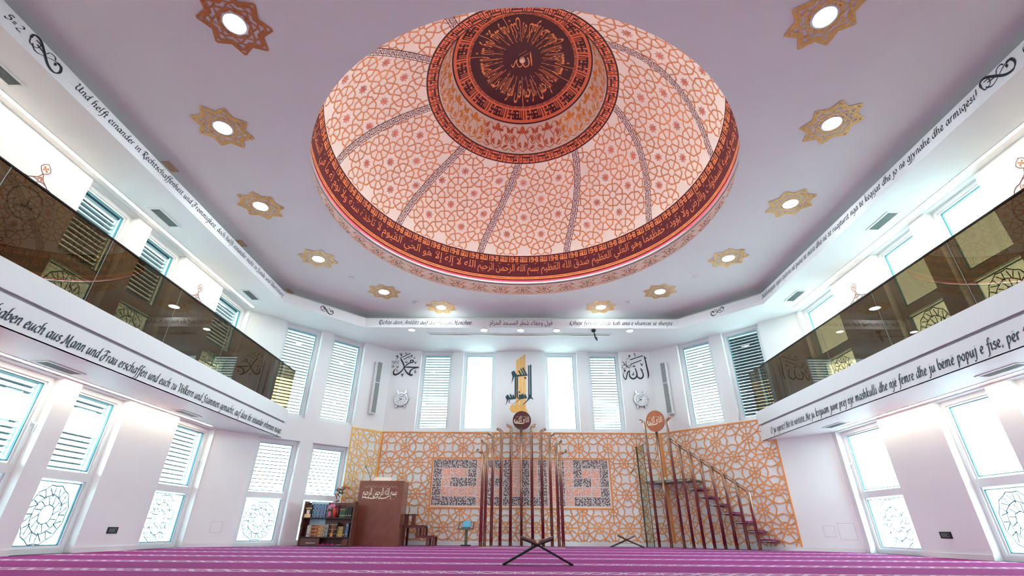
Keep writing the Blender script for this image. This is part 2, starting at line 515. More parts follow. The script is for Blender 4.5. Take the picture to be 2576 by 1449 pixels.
G = {
'a': (.85, "0.68,0.85 0.45,1 0.15,0.75 0.08,0.3 0.25,0 0.45,0.15 0.68,0.7|*0.72,1 0.64,0.25 0.7,0.02 0.85,0.15"),
'b': (.8, "0.4,1.75 0.22,1.6 0.1,0.4 0.3,0.02 0.6,0.2 0.68,0.7 0.45,0.98 0.18,0.6"),
'c': (.65, "0.6,0.85 0.4,1 0.12,0.7 0.1,0.25 0.3,0 0.6,0.15"),
'd': (.88, "0.68,0.85 0.45,1 0.15,0.75 0.08,0.3 0.25,0 0.45,0.15 0.68,0.7|0.95,1.7 0.8,1.65 0.76,1.4 0.64,0.25 0.7,0.02 0.88,0.15"),
'e': (.66, "0.12,0.45 0.5,0.6 0.52,0.9 0.32,1 0.1,0.6 0.12,0.15 0.35,0 0.62,0.18"),
'f': (.55, "0.8,1.6 0.6,1.75 0.42,1.4 0.25,0 0.1,-0.6 -0.15,-0.65|*0.08,0.95 0.6,0.95"),
'g': (.85, "0.68,0.85 0.45,1 0.15,0.75 0.08,0.3 0.25,0.05 0.45,0.2 0.68,0.7|0.72,1 0.62,-0.2 0.4,-0.65 0.05,-0.6"),
'h': (.88, "0.5,1.72 0.28,1.65 0.2,1.4 0.1,0|0.14,0.5 0.45,1 0.65,0.85 0.58,0.2 0.65,0.02 0.85,0.15"),
'i': (.42, "0.08,0.85 0.24,1 0.15,0.25 0.2,0.02 0.4,0.15|*0.27,1.32 0.35,1.42"),
'j': (.40, "0.08,0.85 0.26,1 0.12,-0.2 -0.05,-0.6 -0.32,-0.6|*0.27,1.32 0.35,1.42"),
'k': (.8, "0.45,1.72 0.26,1.62 0.1,0|0.12,0.45 0.5,1 0.6,0.8 0.2,0.5|0.25,0.5 0.5,0.1 0.75,0.05"),
'l': (.42, "0.5,1.72 0.3,1.62 0.12,0.25 0.2,0.02 0.4,0.15"),
'm': (1.25, "*0.2,1 0.1,0|0.13,0.5 0.4,1 0.55,0.85 0.45,0|0.5,0.5 0.8,1 0.98,0.85 0.9,0.2 0.98,0.02 1.2,0.15"),
'n': (.85, "*0.2,1 0.1,0|0.13,0.5 0.45,1 0.65,0.85 0.58,0.2 0.65,0.02 0.85,0.15"),
'o': (.75, "0.4,1 0.12,0.7 0.1,0.25 0.35,0 0.6,0.3 0.62,0.75 0.4,1"),
'p': (.8, "*0.22,1 0.02,-0.7|0.13,0.5 0.4,0.98 0.65,0.8 0.58,0.25 0.3,0 0.1,0.15"),
'q': (.85, "0.68,0.85 0.45,1 0.15,0.75 0.08,0.3 0.25,0 0.45,0.15 0.68,0.7|*0.72,1 0.55,-0.7"),
'r': (.58, "*0.2,1 0.1,0|0.13,0.5 0.35,0.95 0.55,0.9"),
's': (.6, "0.55,0.85 0.3,1 0.15,0.75 0.45,0.4 0.4,0.08 0.2,0 0.02,0.12"),
't': (.55, "0.32,1.3 0.17,0.25 0.25,0.02 0.5,0.15|*0.05,0.95 0.52,0.98"),
'u': (.88, "0.2,1 0.1,0.25 0.25,0 0.45,0.2 0.62,0.7|*0.7,1 0.62,0.25 0.68,0.02 0.85,0.15"),
'v': (.75, "*0.1,1 0.3,0|0.3,0 0.6,0.6 0.6,0.98"),
'w': (1.1, "*0.1,1 0.25,0|0.25,0 0.5,0.5 0.55,1|*0.55,1 0.65,0|0.65,0 0.95,0.6 0.95,1"),
'x': (.7, "*0.1,1 0.55,0|*0.6,1 0.02,0"),
'y': (.8, "*0.15,1 0.35,0.1|*0.65,1 0.3,-0.2 0,-0.7"),
'z': (.66, "*0.1,0.97 0.58,0.97 0.08,0.03 0.6,0.03"),
'U': (1.15, "0.0,1.35 0.2,1.6 0.35,1.4 0.2,0.5 0.4,0 0.8,0.3 0.95,1.6|*0.98,1.6 0.88,0.25 1.1,0.1"),
'R': (1.0, "*0.38,1.5 0.2,0|-0.05,1.2 0.3,1.62 0.85,1.55 0.9,1.1 0.35,0.8|0.4,0.8 0.65,0.1 1.0,-0.45"),
'F': (1.0, "-0.05,1.3 0.3,1.65 1.1,1.5|0.6,1.5 0.5,0.5 0.2,-0.2 -0.15,0 -0.1,0.5 0.2,0.8|*0.25,0.85 0.85,0.9"),
'S': (.9, "0.85,1.4 0.5,1.62 0.22,1.25 0.62,0.7 0.5,0 0.1,-0.25 -0.2,0.05"),
'M': (1.4, "-0.25,0.2 -0.05,-0.05 0.2,0.7 0.38,1.6|*0.38,1.6 0.6,0.1 1.08,1.6|1.05,1.6 0.98,0.3 1.05,-0.1 1.35,-0.2"),
'V': (1.0, "-0.1,1.3 0.15,1.62 0.32,1.3 0.42,0|0.42,0 0.95,0.7 0.85,1.55"),
'N': (1.15, "-0.2,0.1 0.05,0 0.25,1.5|*0.25,1.55 0.85,-0.1|0.85,-0.1 0.9,1.2 1.15,1.6"),
'K': (1.05, "*0.32,1.55 0.15,0|0.9,1.55 0.6,1.1 0.22,0.8|0.3,0.8 0.6,0 1.0,-0.4"),
'A': (1.1, "-0.25,-0.1 0.1,0.05 0.78,1.6|*0.75,1.6 0.9,0 1.05,0.1|*0.25,0.6 0.9,0.6"),
'H': (1.1, "0,1.5 0.32,1.55 0.15,0|*0.98,1.6 0.82,0|*0.0,0.8 1.0,0.85"),
'O': (1.15, "0.6,1.6 0.2,1.2 0.15,0.4 0.5,0 0.95,0.4 1.0,1.1 0.6,1.6"),
'Q': (1.15, "0.6,1.6 0.2,1.2 0.15,0.4 0.5,0 0.95,0.4 1.0,1.1 0.6,1.6|0.5,0.2 0.8,-0.3 1.2,-0.4"),
'E': (.9, "0.8,1.4 0.45,1.6 0.2,1.2 0.5,0.85 0.15,0.4 0.4,0 0.85,0.2"),
'5': (.8, "*0.75,1.4 0.35,1.4|0.35,1.4 0.25,0.85 0.6,0.85 0.65,0.35 0.3,0 0.05,0.15"),
'2': (.8, "0.15,1.1 0.4,1.4 0.65,1.1 0.1,0.05 0.7,0.05"),
'=': (.7, "*0.1,0.75 0.5,0.8|*0.1,0.4 0.5,0.45"),
'-': (.55, "*0.08,0.5 0.45,0.55"),
'.': (.32, "*0.08,0.05 0.16,0.12"),
',': (.32, "*0.14,0.12 0.02,-0.25"),
';': (.35, "*0.14,0.12 0.02,-0.25|*0.16,0.8 0.24,0.88"),
'!': (.42, "*0.35,1.7 0.18,0.45|*0.1,0.03 0.18,0.12"),
"'": (.3, "*0.2,1.75 0.12,1.45"),
' ': (.48, ""),
}
DOTS = {'ä': 'a', 'ö': 'o', 'ü': 'u', 'ë': 'e', 'Ü': 'U'}

def text_mesh(text, F, u0, u1, base, xh, w=.003, nibw=.2, slant=.16, mb=None):
    mb = mb or MB()
    adv = sum(G[DOTS.get(c, c)][0]+.06 for c in text)
    sx = (u1-u0)/adv
    cur = u0
    k = 0
    for c in text:
        b = DOTS.get(c, c)
        a, d = G[b]
        strokes = [s for s in d.split('|') if s]
        if c in DOTS:
            h = 1.28 if b.islower() else 1.85
            strokes = strokes+["*0.26,%g 0.34,%g" % (h, h+.1), "*0.52,%g 0.6,%g" % (h, h+.1)]
        for s in strokes:
            st = s.startswith('*')
            pts = [tuple(map(float, q.split(','))) for q in s.lstrip('*').split()]
            if not st:
                pts = smooth_pts(pts, 5)
            P = [(cur+(x+slant*y)*sx, base+y*xh) for x, y in pts]
            nib(mb, P, nibw*xh, F, w+k*.00002)
            k = (k+1) % 40
        cur += (a+.06)*sx
    return mb

def swirl(mb, F, u, v, s, flip=1, w=.003):
    base = [(-1, .15), (-.95, .45), (-.6, .5), (-.2, .15), (.3, -.35), (.75, -.45), (1, -.15), (.9, .2), (.6, .15), (.62, -.05)]
    st = [base, [(-1, .15), (-.9, -.15), (-.55, -.1), (-.45, .25), (-.75, .3)],
          [(-.6, .12), (-.1, .05), (.1, .35), (.4, .4), (.5, .25)],
          [(-.8, -.05), (-.5, -.3), (0, -.1), (.35, .12), (.8, .3)]]
    for i, q in enumerate(st):
        nib(mb, [(u+flip*x*s, v+y*s) for x, y in smooth_pts(q, 8)], s*(.11 if i == 0 else .05), F, w+i*.0001, .5)

# Arabic shaping to joined letter forms
_AR = {}
def _ar(c, base, n): _AR[c] = (base, n)
for c, b, n in (('ء', 0xFE80, 1), ('آ', 0xFE81, 2), ('أ', 0xFE83, 2), ('ؤ', 0xFE85, 2), ('إ', 0xFE87, 2), ('ئ', 0xFE89, 4), ('ا', 0xFE8D, 2), ('ب', 0xFE8F, 4),
                ('ة', 0xFE93, 2), ('ت', 0xFE95, 4), ('ث', 0xFE99, 4), ('ج', 0xFE9D, 4), ('ح', 0xFEA1, 4), ('خ', 0xFEA5, 4), ('د', 0xFEA9, 2), ('ذ', 0xFEAB, 2),
                ('ر', 0xFEAD, 2), ('ز', 0xFEAF, 2), ('س', 0xFEB1, 4), ('ش', 0xFEB5, 4), ('ص', 0xFEB9, 4), ('ض', 0xFEBD, 4), ('ط', 0xFEC1, 4), ('ظ', 0xFEC5, 4),
                ('ع', 0xFEC9, 4), ('غ', 0xFECD, 4), ('ف', 0xFED1, 4), ('ق', 0xFED5, 4), ('ك', 0xFED9, 4), ('ل', 0xFEDD, 4), ('م', 0xFEE1, 4), ('ن', 0xFEE5, 4),
                ('ه', 0xFEE9, 4), ('و', 0xFEED, 2), ('ى', 0xFEEF, 2), ('ي', 0xFEF1, 4)):
    _ar(c, b, n)

def shape(text):
    out = []
    t = text.replace('لا', '\u0001')
    for i, c in enumerate(t):
        p = t[i-1] if i else ' '
        n = t[i+1] if i+1 < len(t) else ' '
        pj = p in _AR and _AR[p][1] == 4
        nj = n in _AR and _AR[n][1] >= 2 or n == '\u0001'
        if c == '\u0001':
            out.append(chr(0xFEFC if pj else 0xFEFB))
        elif c in _AR:
            b, k = _AR[c]
            if k == 1:
                out.append(chr(b))
            elif k == 2:
                out.append(chr(b+1 if pj else b))
            else:
                out.append(chr(b+(3 if pj and nj else 1 if pj else 2 if nj else 0)))
        else:
            out.append(c)
    return ''.join(reversed(out))

_AC = {}
def arabic_geom(text, raw=False):
    """triangles of joined Arabic lettering, normalised: width in units of cap height 1"""
    key = (text, raw)
    if key in _AC:
        return _AC[key]
    cu = bpy.data.curves.new('lettering', 'FONT')
    cu.body = text if raw else shape(text)
    cu.resolution_u = 3
    cu.size = 1
    o = bpy.data.objects.new('lettering', cu)
    COL.objects.link(o)
    dg = bpy.context.evaluated_depsgraph_get()
    me = bpy.data.meshes.new_from_object(o.evaluated_get(dg))
    vs_ = [(v.co.x, v.co.y) for v in me.vertices]
    fs_ = [tuple(p.vertices) for p in me.polygons]
    bpy.data.objects.remove(o)
    bpy.data.curves.remove(cu)
    bpy.data.meshes.remove(me)
    _AC[key] = (vs_, fs_)
    return vs_, fs_

def arabic(mb, text, F, u0, u1, v0, v1, w=.003, raw=False, ylo=-.25, yhi=.8, slant=0):
    vs_, fs_ = arabic_geom(text, raw)
    xs = [p[0] for p in vs_]
    a, b = min(xs), max(xs)
    mb.add([F(u0+(x+slant*y-a)/(b-a)*(u1-u0), v0+(y-ylo)/(yhi-ylo)*(v1-v0), w) for x, y in vs_], fs_)
XWL = XL-WA*S2
XWR = XR+WA*S2

# ================================================================ structure
def struct(name, mb, m, smooth=False):
    return tag(mb.build(name, m, None, smooth), kind='structure')

fl = MB()
fl.quad((-7.4, YREAR, 0), (7.6, YREAR, 0), (7.6, YB+.35, 0), (-7.4, YB+.35, 0))
floor = struct('floor', fl, M_carpet)
gr = MB()
gr.quad((-120, -120, -.45), (120, -120, -.45), (120, 120, -.45), (-120, 120, -.45))
struct('ground', gr, mat('pale_paving', (.34, .35, .34), .9, var=.08, scale=.6))

cl = MB()
cl.box(-.86, 1.17, 12.30, 12.36, 0, .006)
struct('trim_7', cl, mat('pale_carpet_edge', lin(238, 200, 206), .9))

def wall(name, F, u0, u1, v0, v1, ops, depth=WT):
    us = sorted({u0, u1, *[o[0] for o in ops], *[o[1] for o in ops]})
    vz = sorted({v0, v1, *[o[2] for o in ops], *[o[3] for o in ops]})
    mb = MB()
    for a, b in zip(us, us[1:]):
        run = None
        for c, d in zip(vz, vz[1:]):
            mu, mv = (a+b)/2, (c+d)/2
            hole = any(o[0] < mu < o[1] and o[2] < mv < o[3] for o in ops)
            if not hole:
                mb.quad(F(a, c, 0), F(b, c, 0), F(b, d, 0), F(a, d, 0))
    for a, b, c, d in ops:
        mb.quad(F(a, c, 0), F(a, d, 0), F(a, d, -depth), F(a, c, -depth))
        mb.quad(F(b, c, 0), F(b, c, -depth), F(b, d, -depth), F(b, d, 0))
        mb.quad(F(a, d, 0), F(b, d, 0), F(b, d, -depth), F(a, d, -depth))
        mb.quad(F(a, c, 0), F(a, c, -depth), F(b, c, -depth), F(b, c, 0))
    return struct(name, mb, M_wall)

ZW = 6.2
OP_back = [(-2.94, -1.94, 2.9, 5.33), (-1.62, -.61, 2.9, 5.33), (.88, 1.89, 2.9, 5.33), (2.22, 3.22, 2.9, 5.33)]
OP_Au = [(-1.94, -.94, 2.9, 5.33), (-3.27, -2.27, 2.9, 5.33)]
OP_Al = [(-1.94, -.94, 0.0, 2.33), (-3.27, -2.27, 0.0, 2.33)]
OP_Bu = [(.92, 1.92, 2.9, 5.33), (2.26, 3.26, 2.9, 5.33)]
SL = [(9.56, 10.81), (7.17, 8.18), (5.80, 6.83)]
SR = [(9.40, 10.74), (7.02, 8.03), (5.66, 6.66)]
OP_L = [(a, b, 0.0, 2.345) for a, b in SL]+[(a, b, 3.0, 5.33) for a, b in SL]
OP_R = [(-b, -a, 0.0, 2.345) for a, b in SR]+[(-b, -a, 3.0, 5.33) for a, b in SR]
wall('wall_back', F_back, XL, XR, 0, ZW, OP_back)
wall('wall_back_left', F_A, -WA, 0, 0, ZW, OP_Au+OP_Al)
wall('wall_back_right', F_B, 0, WA, 0, ZW, OP_Bu)
wall('wall_left', F_L, YREAR, YA_END, 0, ZW, OP_L)
wall('wall_right', F_R, -YA_END, -YREAR, 0, ZW, OP_R)
wr = MB()
wr.quad((XWL, YREAR, 0), (XWL, YREAR, ZW), (XWR, YREAR, ZW), (XWR, YREAR, 0))
struct('wall_rear', wr, M_wall)

# baseboards (thin proud strip along every wall, interrupted by floor-length windows)
def baseboard(name, F, u0, u1, ops):
    mb = MB()
    cuts = sorted((a, b) for a, b, c, d in ops if c < .05)
    cur = u0
    for a, b in cuts+[(u1, u1)]:
        if a-cur > .02:
            mb.box(cur, a, 0, .075, 0, .014, lambda u, v, w: F(u, v, w))
        cur = max(cur, b)
    return struct(name, mb, M_trim)
baseboard('baseboard_left', F_L, YREAR, YA_END-.02, OP_L)
baseboard('baseboard_right', F_R, -YA_END+.02, -YREAR, OP_R)
baseboard('baseboard_back', F_back, XL+.02, XR-.02, [])
baseboard('baseboard_back_left', F_A, -WA+.02, -.02, OP_Al)
baseboard('baseboard_back_right', F_B, .02, WA-.02, [])

# soffit around the hall and lettered band
so = MB()
so.add([(XF, YREAR, ZS), (XF, YBAND-(XB0-XF), ZS), (XB0, YBAND, ZS), (XB1, YBAND, ZS), (XG, YBAND-(XG-XB1), ZS), (XG, YREAR, ZS),
        (XWL, YREAR, ZS), (XWL, YA_END, ZS), (XL, YB, ZS), (XR, YB, ZS), (XWR, YA_END, ZS), (XWR, YREAR, ZS)],
       [(0, 1, 7, 6), (1, 2, 8, 7), (2, 3, 9, 8), (3, 4, 10, 9), (4, 5, 11, 10)])
struct('ceiling_soffit', so, M_ceil)
YSL = YBAND-(XB0-XF)
YSR = YBAND-(XG-XB1)
def band(name, pts):
    mb = MB()
    for (a, b) in zip(pts, pts[1:]):
        mb.quad((*a, ZS), (*b, ZS), (*b, ZB), (*a, ZB))
        d = Vector((b[0]-a[0], b[1]-a[1])).normalized()
        n = Vector((-d.y, d.x))*.5          # top ledge behind the band
        mb.quad((*a, ZB), (*b, ZB), (b[0]+n.x, b[1]+n.y, ZB), (a[0]+n.x, a[1]+n.y, ZB))
    return struct(name, mb, M_trim)
band('trim_1', [(XF, YREAR), (XF, YSL)])
band('trim_2', [(XF, YSL), (XB0, YBAND)])
band('trim_3', [(XB0, YBAND), (XB1, YBAND)])
band('trim_4', [(XB1, YBAND), (XG, YSR)])
band('trim_5', [(XG, YSR), (XG, YREAR)])
# cove: upright face behind the ledge up to the main ceiling
cv = MB()
q = .46
outer = [(XF-q, YREAR), (XF-q, YSL+q*.41), (XB0-q*.41, YBAND+q), (XB1+q*.41, YBAND+q), (XG+q, YSR+q*.41), (XG+q, YREAR)]
for a, b in zip(outer, outer[1:]):
    cv.quad((*a, ZB-.02), (*b, ZB-.02), (*b, ZC), (*a, ZC))
struct('trim_6', cv, M_ceil)
# main ceiling with the round dome opening
ce = MB()
RIM = 3.785
N = 144
poly = outer
def ray_out(t):
    dx, dy = math.sin(t), math.cos(t)
    best = 1e9
    P = poly
    for a, b in zip(P, P[1:]+P[:1]):
        ex, ey = b[0]-a[0], b[1]-a[1]
        det = dx*(-ey)-dy*(-ex)
        if abs(det) < 1e-9:
            continue
        rx, ry = a[0]-DCX, a[1]-DCY
        s_ = (rx*(-ey)-ry*(-ex))/det
        w_ = (dx*ry-dy*rx)/det
        if s_ > 0 and -1e-6 <= w_ <= 1+1e-6:
            best = min(best, s_)
    return best
angs = sorted([2*PI*k/N for k in range(N)]+[math.atan2(p[0]-DCX, p[1]-DCY) % (2*PI) for p in poly])
vin = [(DCX+RIM*math.sin(t), DCY+RIM*math.cos(t), ZC) for t in angs]
vout = [(DCX+ray_out(t)*math.sin(t), DCY+ray_out(t)*math.cos(t), ZC) for t in angs]
n_ = len(angs)
ce.add(vin+vout, [(i, (i+1) % n_, n_+(i+1) % n_, n_+i) for i in range(n_)])
struct('ceiling', ce, M_ceil)

# unseen shroud added over hall and dome to block sky leaking past thin shells
rf = MB()
rf.lathe([(9.0, ZW-.05), (4.35, ZW-.05), (4.35, 10.6), (0.01, 10.6)], 64, (DCX, DCY))
rf.lathe([(16, ZW-.04), (8.9, ZW-.04)], 64, (DCX, DCY))
struct('sky_shroud', rf, M_ceil)
# ================================================================ windows and blinds
WIN = [0]
def ring(mb, F, a, b, c, d, t, w0, w1):
    mb.box(a, a+t, c, d, w0, w1, F)
    mb.box(b-t, b, c, d, w0, w1, F)
    mb.box(a+t, b-t, c, c+t, w0, w1, F)
    mb.box(a+t, b-t, d-t, d, w0, w1, F)

def etched(F, a, b, c, d, parent, seed):
    """ornamental medallion etched into a frosted pane"""
    mb = MB()
    cu_, cv_ = (a+b)/2, (c+d)/2-.02
    R_ = min(b-a, d-c)*.40
    for k in range(12):
        t = 2*PI*k/12
        for (r0, r1, dt) in ((.30, .62, .26), (.62, .95, .0), (.62, .95, .3)):
            p = (cu_+R_*r0*math.cos(t), cv_+R_*1.15*r0*math.sin(t))
            q_ = (cu_+R_*r1*math.cos(t+dt), cv_+R_*1.15*r1*math.sin(t+dt))
            ribbon(mb, [p, q_], .016, F, -.189)
    for rr, n in ((.34, 8), (.66, 12), (.98, 24)):
        ribbon(mb, [(cu_+R_*rr*(1+.06*(k % 2))*math.cos(2*PI*k/n), cv_+R_*1.15*rr*(1+.06*(k % 2))*math.sin(2*PI*k/n)) for k in range(n)], .016, F, -.1886, True)
    return mb.build('etched_ornament', mat('etched_line', lin(96, 150, 162), .5), parent)

def window(F, a, b, c, d, mull=None, frost=True, handle=None, pattern=None):
    WIN[0] += 1
    c0 = F((a+b)/2, c, -.15)
    e = empty('window_%d' % WIN[0], c0, kind='structure')
    mb = MB()
    t = .075
    ring(mb, F, a, b, c, d, t, -.24, -.13)
    ring(mb, F, a+t, b-t, c+t, d-t, .03, -.22, -.155)
    if mull:
        mb.box(a+t, b-t, mull[0], mull[1], -.24, -.13, F)
    mb.build('window_frame', M_frame, e)
    gk = MB()
    panes = [(c+t, d-t)] if not mull else [(c+t, mull[0]), (mull[1], d-t)]
    for (p, q_) in panes:
        ring(gk, F, a+t+.03, b-t-.03, p+.03, q_-.03, .012, -.205, -.17)
    gk.build('gasket', M_gasket, e)
    for i, (p, q_) in enumerate(panes):
        g = MB()
        g.quad(F(a+t, p, -.19), F(b-t, p, -.19), F(b-t, q_, -.19), F(a+t, q_, -.19))
        fr = frost and mull and i == 0
        po = g.build('pane', G_frost if fr else G_win, e)
        if fr and pattern:
            etched(F, a+t, b-t, p, q_, po, 1)
    if handle:
        hb = MB()
        hu, hv = handle
        hb.box(hu-.016, hu+.016, hv-.035, hv+.035, -.13, -.115, F)
        hb.tube([F(hu, hv, -.12), F(hu, hv, -.075), F(hu, hv-.02, -.065), F(hu, hv-.13, -.065)], .011, 8)
        hb.build('handle', M_frame, e, True)
    # daylight portal behind the pane
    la = bpy.data.lights.new('daylight_portal', 'AREA')
    la.shape = 'RECTANGLE'
    la.size = b-a
    la.size_y = d-c
    la.cycles.is_portal = True
    lo = bpy.data.objects.new('daylight_portal', la)
    COL.objects.link(lo)
    p0 = Vector(F((a+b)/2, (c+d)/2, -.50))
    nrm = (Vector(F(0, 0, 1))-Vector(F(0, 0, 0))).normalized()
    ux = (Vector(F(1, 0, 0))-Vector(F(0, 0, 0))).normalized()
    zc_ = -nrm
    mm = Matrix((ux, zc_.cross(ux)*1.0, zc_)).transposed()
    # area lights shine along local -Z: local Z must point outwards
    lo.matrix_world = Matrix.Translation(p0) @ mm.to_4x4()
    return e

def blind(F, a, b, c, d, label, skip=None, pitch=.083, tilt=.10, cat_group='external venetian blinds'):
    root = empty('venetian_blind', F((a+b)/2, c, -.33), label, 'blind', cat_group)
    hr = MB()
    hr.box(a+.05, b-.05, d-.10, d-.02, -.37, -.29, F)
    hr.build('headrail', M_slat, root)
    for u in (a+.045, b-.06):
        g = MB()
        g.box(u, u+.018, c, d-.02, -.345, -.315, F)
        g.build('guide_rail', M_rail, root)
    for u in (a+.22, b-.22):
        g = MB()
        g.box(u-.0025, u+.0025, c+.02, d-.08, -.302, -.299, F)
        g.box(u-.0025, u+.0025, c+.02, d-.08, -.362, -.359, F)
        g.build('cord', M_ventd, root)
    sb = MB()
    L0, L1 = a+.068, b-.068
    prof = [(-.040, -.006), (-.015, .003), (.015, .003), (.040, -.006)]
    pts = []
    for x, z in prof:
        pts.append((x*math.cos(tilt)-z*math.sin(tilt), x*math.sin(tilt)+z*math.cos(tilt)))
    vv = []
    for u in (L0, L1):
        for off in (0, -.0025):
            for x, z in pts:
                vv.append(F(u, z+off, -.33+x))
    fs = []
    for i in range(3):
        fs += [(i, i+1, 8+i+1, 8+i), (4+i, 12+i, 12+i+1, 4+i+1)]
    fs += [(0, 8, 12, 4), (3, 7, 15, 11), (0, 4, 5, 6, 7, 3, 2, 1), (8, 9, 10, 11, 15, 14, 13, 12)]
    sb.add(vv, fs)
    me = mesh_only(sb, 'slat', M_slat)
    z = d-.16
    k = 0
    while z > c+.04:
        if not (skip and skip[0] < z < skip[1]):
            child('slat', me, root, Matrix.Translation((0, 0, z)))
        z -= pitch
    return root

for i, (a, b, c, d) in enumerate(OP_back):
    window(F_back, a, b, c, d)
blind(F_back, *OP_back[0], 'external venetian blind behind the back-wall window beside the left wall clock')
blind(F_back, *OP_back[3], 'external venetian blind behind the back-wall window beside the right wall clock')
for i, o in enumerate(OP_Au):
    window(F_A, *o)
blind(F_A, *OP_Au[0], 'external blind of the upper window right beside the left column speaker')
blind(F_A, *OP_Au[1], 'external blind of the upper window half hidden by the end of the left glass balustrade')
for i, o in enumerate(OP_Al):
    window(F_A, *o, mull=(1.0, 1.125), handle=(o[1]-.04 if i else o[0]+.04, 1.65), pattern=True)
blind(F_A, *OP_Al[0], 'external blind of the ground-floor window right above the bookcase')
blind(F_A, *OP_Al[1], 'external blind of the ground-floor window under the end of the left gallery')
for i, o in enumerate(OP_Bu):
    window(F_B, *o)
blind(F_B, *OP_Bu[0], 'external blind of the upper window right beside the right column speaker')
blind(F_B, *OP_Bu[1], 'external blind of the upper window half hidden by the end of the right glass balustrade', tilt=.75)
for i, o in enumerate(OP_L):
    low = o[2] < 1
    window(F_L, *o, mull=(1.0, 1.125) if low else (3.93, 4.09), handle=(o[1]-.04 if i % 3 in (0, 2) else o[0]+.04, 1.68 if low else 4.75), pattern=True)
nlow = ['ground-floor left window next to the angled white corner', 'ground-floor left window behind the narrow pier, with an open gap near its top', 'ground-floor left window cut off by the left picture edge']
nup = ['gallery-floor left window farthest back, beyond the painted medallion', 'gallery-floor left window between the narrow pier and the farther medallion', 'gallery-floor left window right beside the nearest painted medallion']
for i in range(3):
    o = OP_L[i]
    blind(F_L, *o, 'grey external venetian blind of the '+nlow[i], skip=(1.72, 2.06) if i else None, tilt=.18)
    o = OP_L[3+i]
    blind(F_L, *o, 'grey external venetian blind of the '+nup[i], tilt=.15)
for i, o in enumerate(OP_R):
    low = o[2] < 1
    window(F_R, *o, mull=(1.0, 1.125) if low else (3.93, 4.09), handle=(o[0]+.04 if i % 3 in (0, 2) else o[1]-.04, 1.68 if low else 4.75), pattern=True, frost=True)

# ================================================================ galleries
def gallery(name, F, ua, ub, side, label, glabel, lett, wallpt):
    """F: frame of the front plane (u along, w into the hall)"""
    mid = F((ua+ub)/2, ZG0, -.5)
    root = empty(name, mid, label, 'gallery', 'the two side galleries')
    D = abs(XF-XWL) if side < 0 else abs(XWR-XG)
    mb = MB()
    # plan polygon: front edge, end on the angled wall, back along the side wall
    far = ub if side < 0 else ua
    near = ua if side < 0 else ub
    sg = 1 if side < 0 else -1
    pl = [(near, 0), (far, 0), (far-sg*D, -D), (near, -D)]
    for v, flip in ((ZG0, 0), (ZG1-.12, 1)):
        mb.poly([F(u, v, w) for u, w in pl])
    mb.quad(F(near, ZG0, 0), F(near, ZG1, 0), F(near, ZG1-.12, -D), F(near, ZG0, -D))
    mb.build('slab', M_trim, root)
    f = MB()
    f.box(ua, ub, ZG0, 2.695, -.05, -.004, F)
    f.build('lower_fascia', M_trim, root)
    f = MB()
    f.box(ua, ub, 2.735, ZG1, -.10, .008, F)
    f.build('upper_fascia', M_trim, root)
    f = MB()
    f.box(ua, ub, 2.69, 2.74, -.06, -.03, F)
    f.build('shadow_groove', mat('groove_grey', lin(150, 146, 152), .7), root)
    lett(root)
    return root

def lettL(root):
    mb = text_mesh("haben euch aus Mann und Frau erschaffen und euch zu Völkern und Stämmen gemacht, auf dass ihr einander erkennen möget.", F_gl, 4.64, 11.80, 2.43, .088, w=.0)
    mb.build('lettering', M_dkblue, root)
def lettR(root):
    mb = text_mesh("O ju njerëz! Në të vërtetë, Ne ju krijuam juve prej një mashkulli dhe një femre dhe ju bëmë popuj e fise, për t'u", F_gr, -11.44, -5.08, 2.44, .088, w=.0)
    mb.build('lettering', M_dkblue, root)
YGL = YB+(XF-XL)           # where the front plane meets the 45 degree wall
YGR = YB-(XG-XR)
gallery('gallery_balcony', F_gl, YREAR, YGL, -1, 'white gallery balcony on the left with German lettering on its fascia', '', lettL, None)
gallery('gallery_balcony', F_gr, -YGR, -YREAR, 1, 'white gallery balcony on the right with Albanian lettering on its fascia', '', lettR, None)

def balustrade(F, joints, sgn, label):
    root = empty('glass_balustrade', F(joints[len(joints)//2], ZG1, -.03), label, 'balustrade', 'tinted glass balustrades of the galleries')
    for a, b in zip(joints, joints[1:]):
        g = MB()
        g.box(a+.006, b-.006, ZG1-.02, 4.03, -.040, -.028, F)
        g.build('glass_panel', G_tint, root)
    h = MB()
    h.box(joints[0], joints[-1], 4.028, 4.048, -.05, -.018, F)
    h.build('handrail', M_rail_dark, root)
    for j in joints[1:-1]:
        s = MB()
        s.box(j-.005, j+.005, ZG1, 4.03, -.036, -.032, F)
        s.build('joint_seal', mat('joint_seal_grey', lin(170, 190, 190), .4), root)
    return root
JL = [-.55, 1.0, 2.53, 4.07, 5.60, 7.165, 8.69, 10.26, YGL-.03]
balustrade(F_gl, JL, -1, 'brown tinted glass balustrade with dark handrail along the left gallery')
JR = [-(y) for y in (YGR-.03, 10.29, 8.70, 7.16, 5.597, 4.05, 2.5, 1.0, -.55)]
balustrade(F_gr, JR, 1, 'brown tinted glass balustrade with dark handrail along the right gallery')
# ================================================================ lettering on the soffit band
def thing1(mb, name, m, label, cat, group=None, smooth=False):
    return tag(mb.build(name, m, None, smooth), label, cat, group)

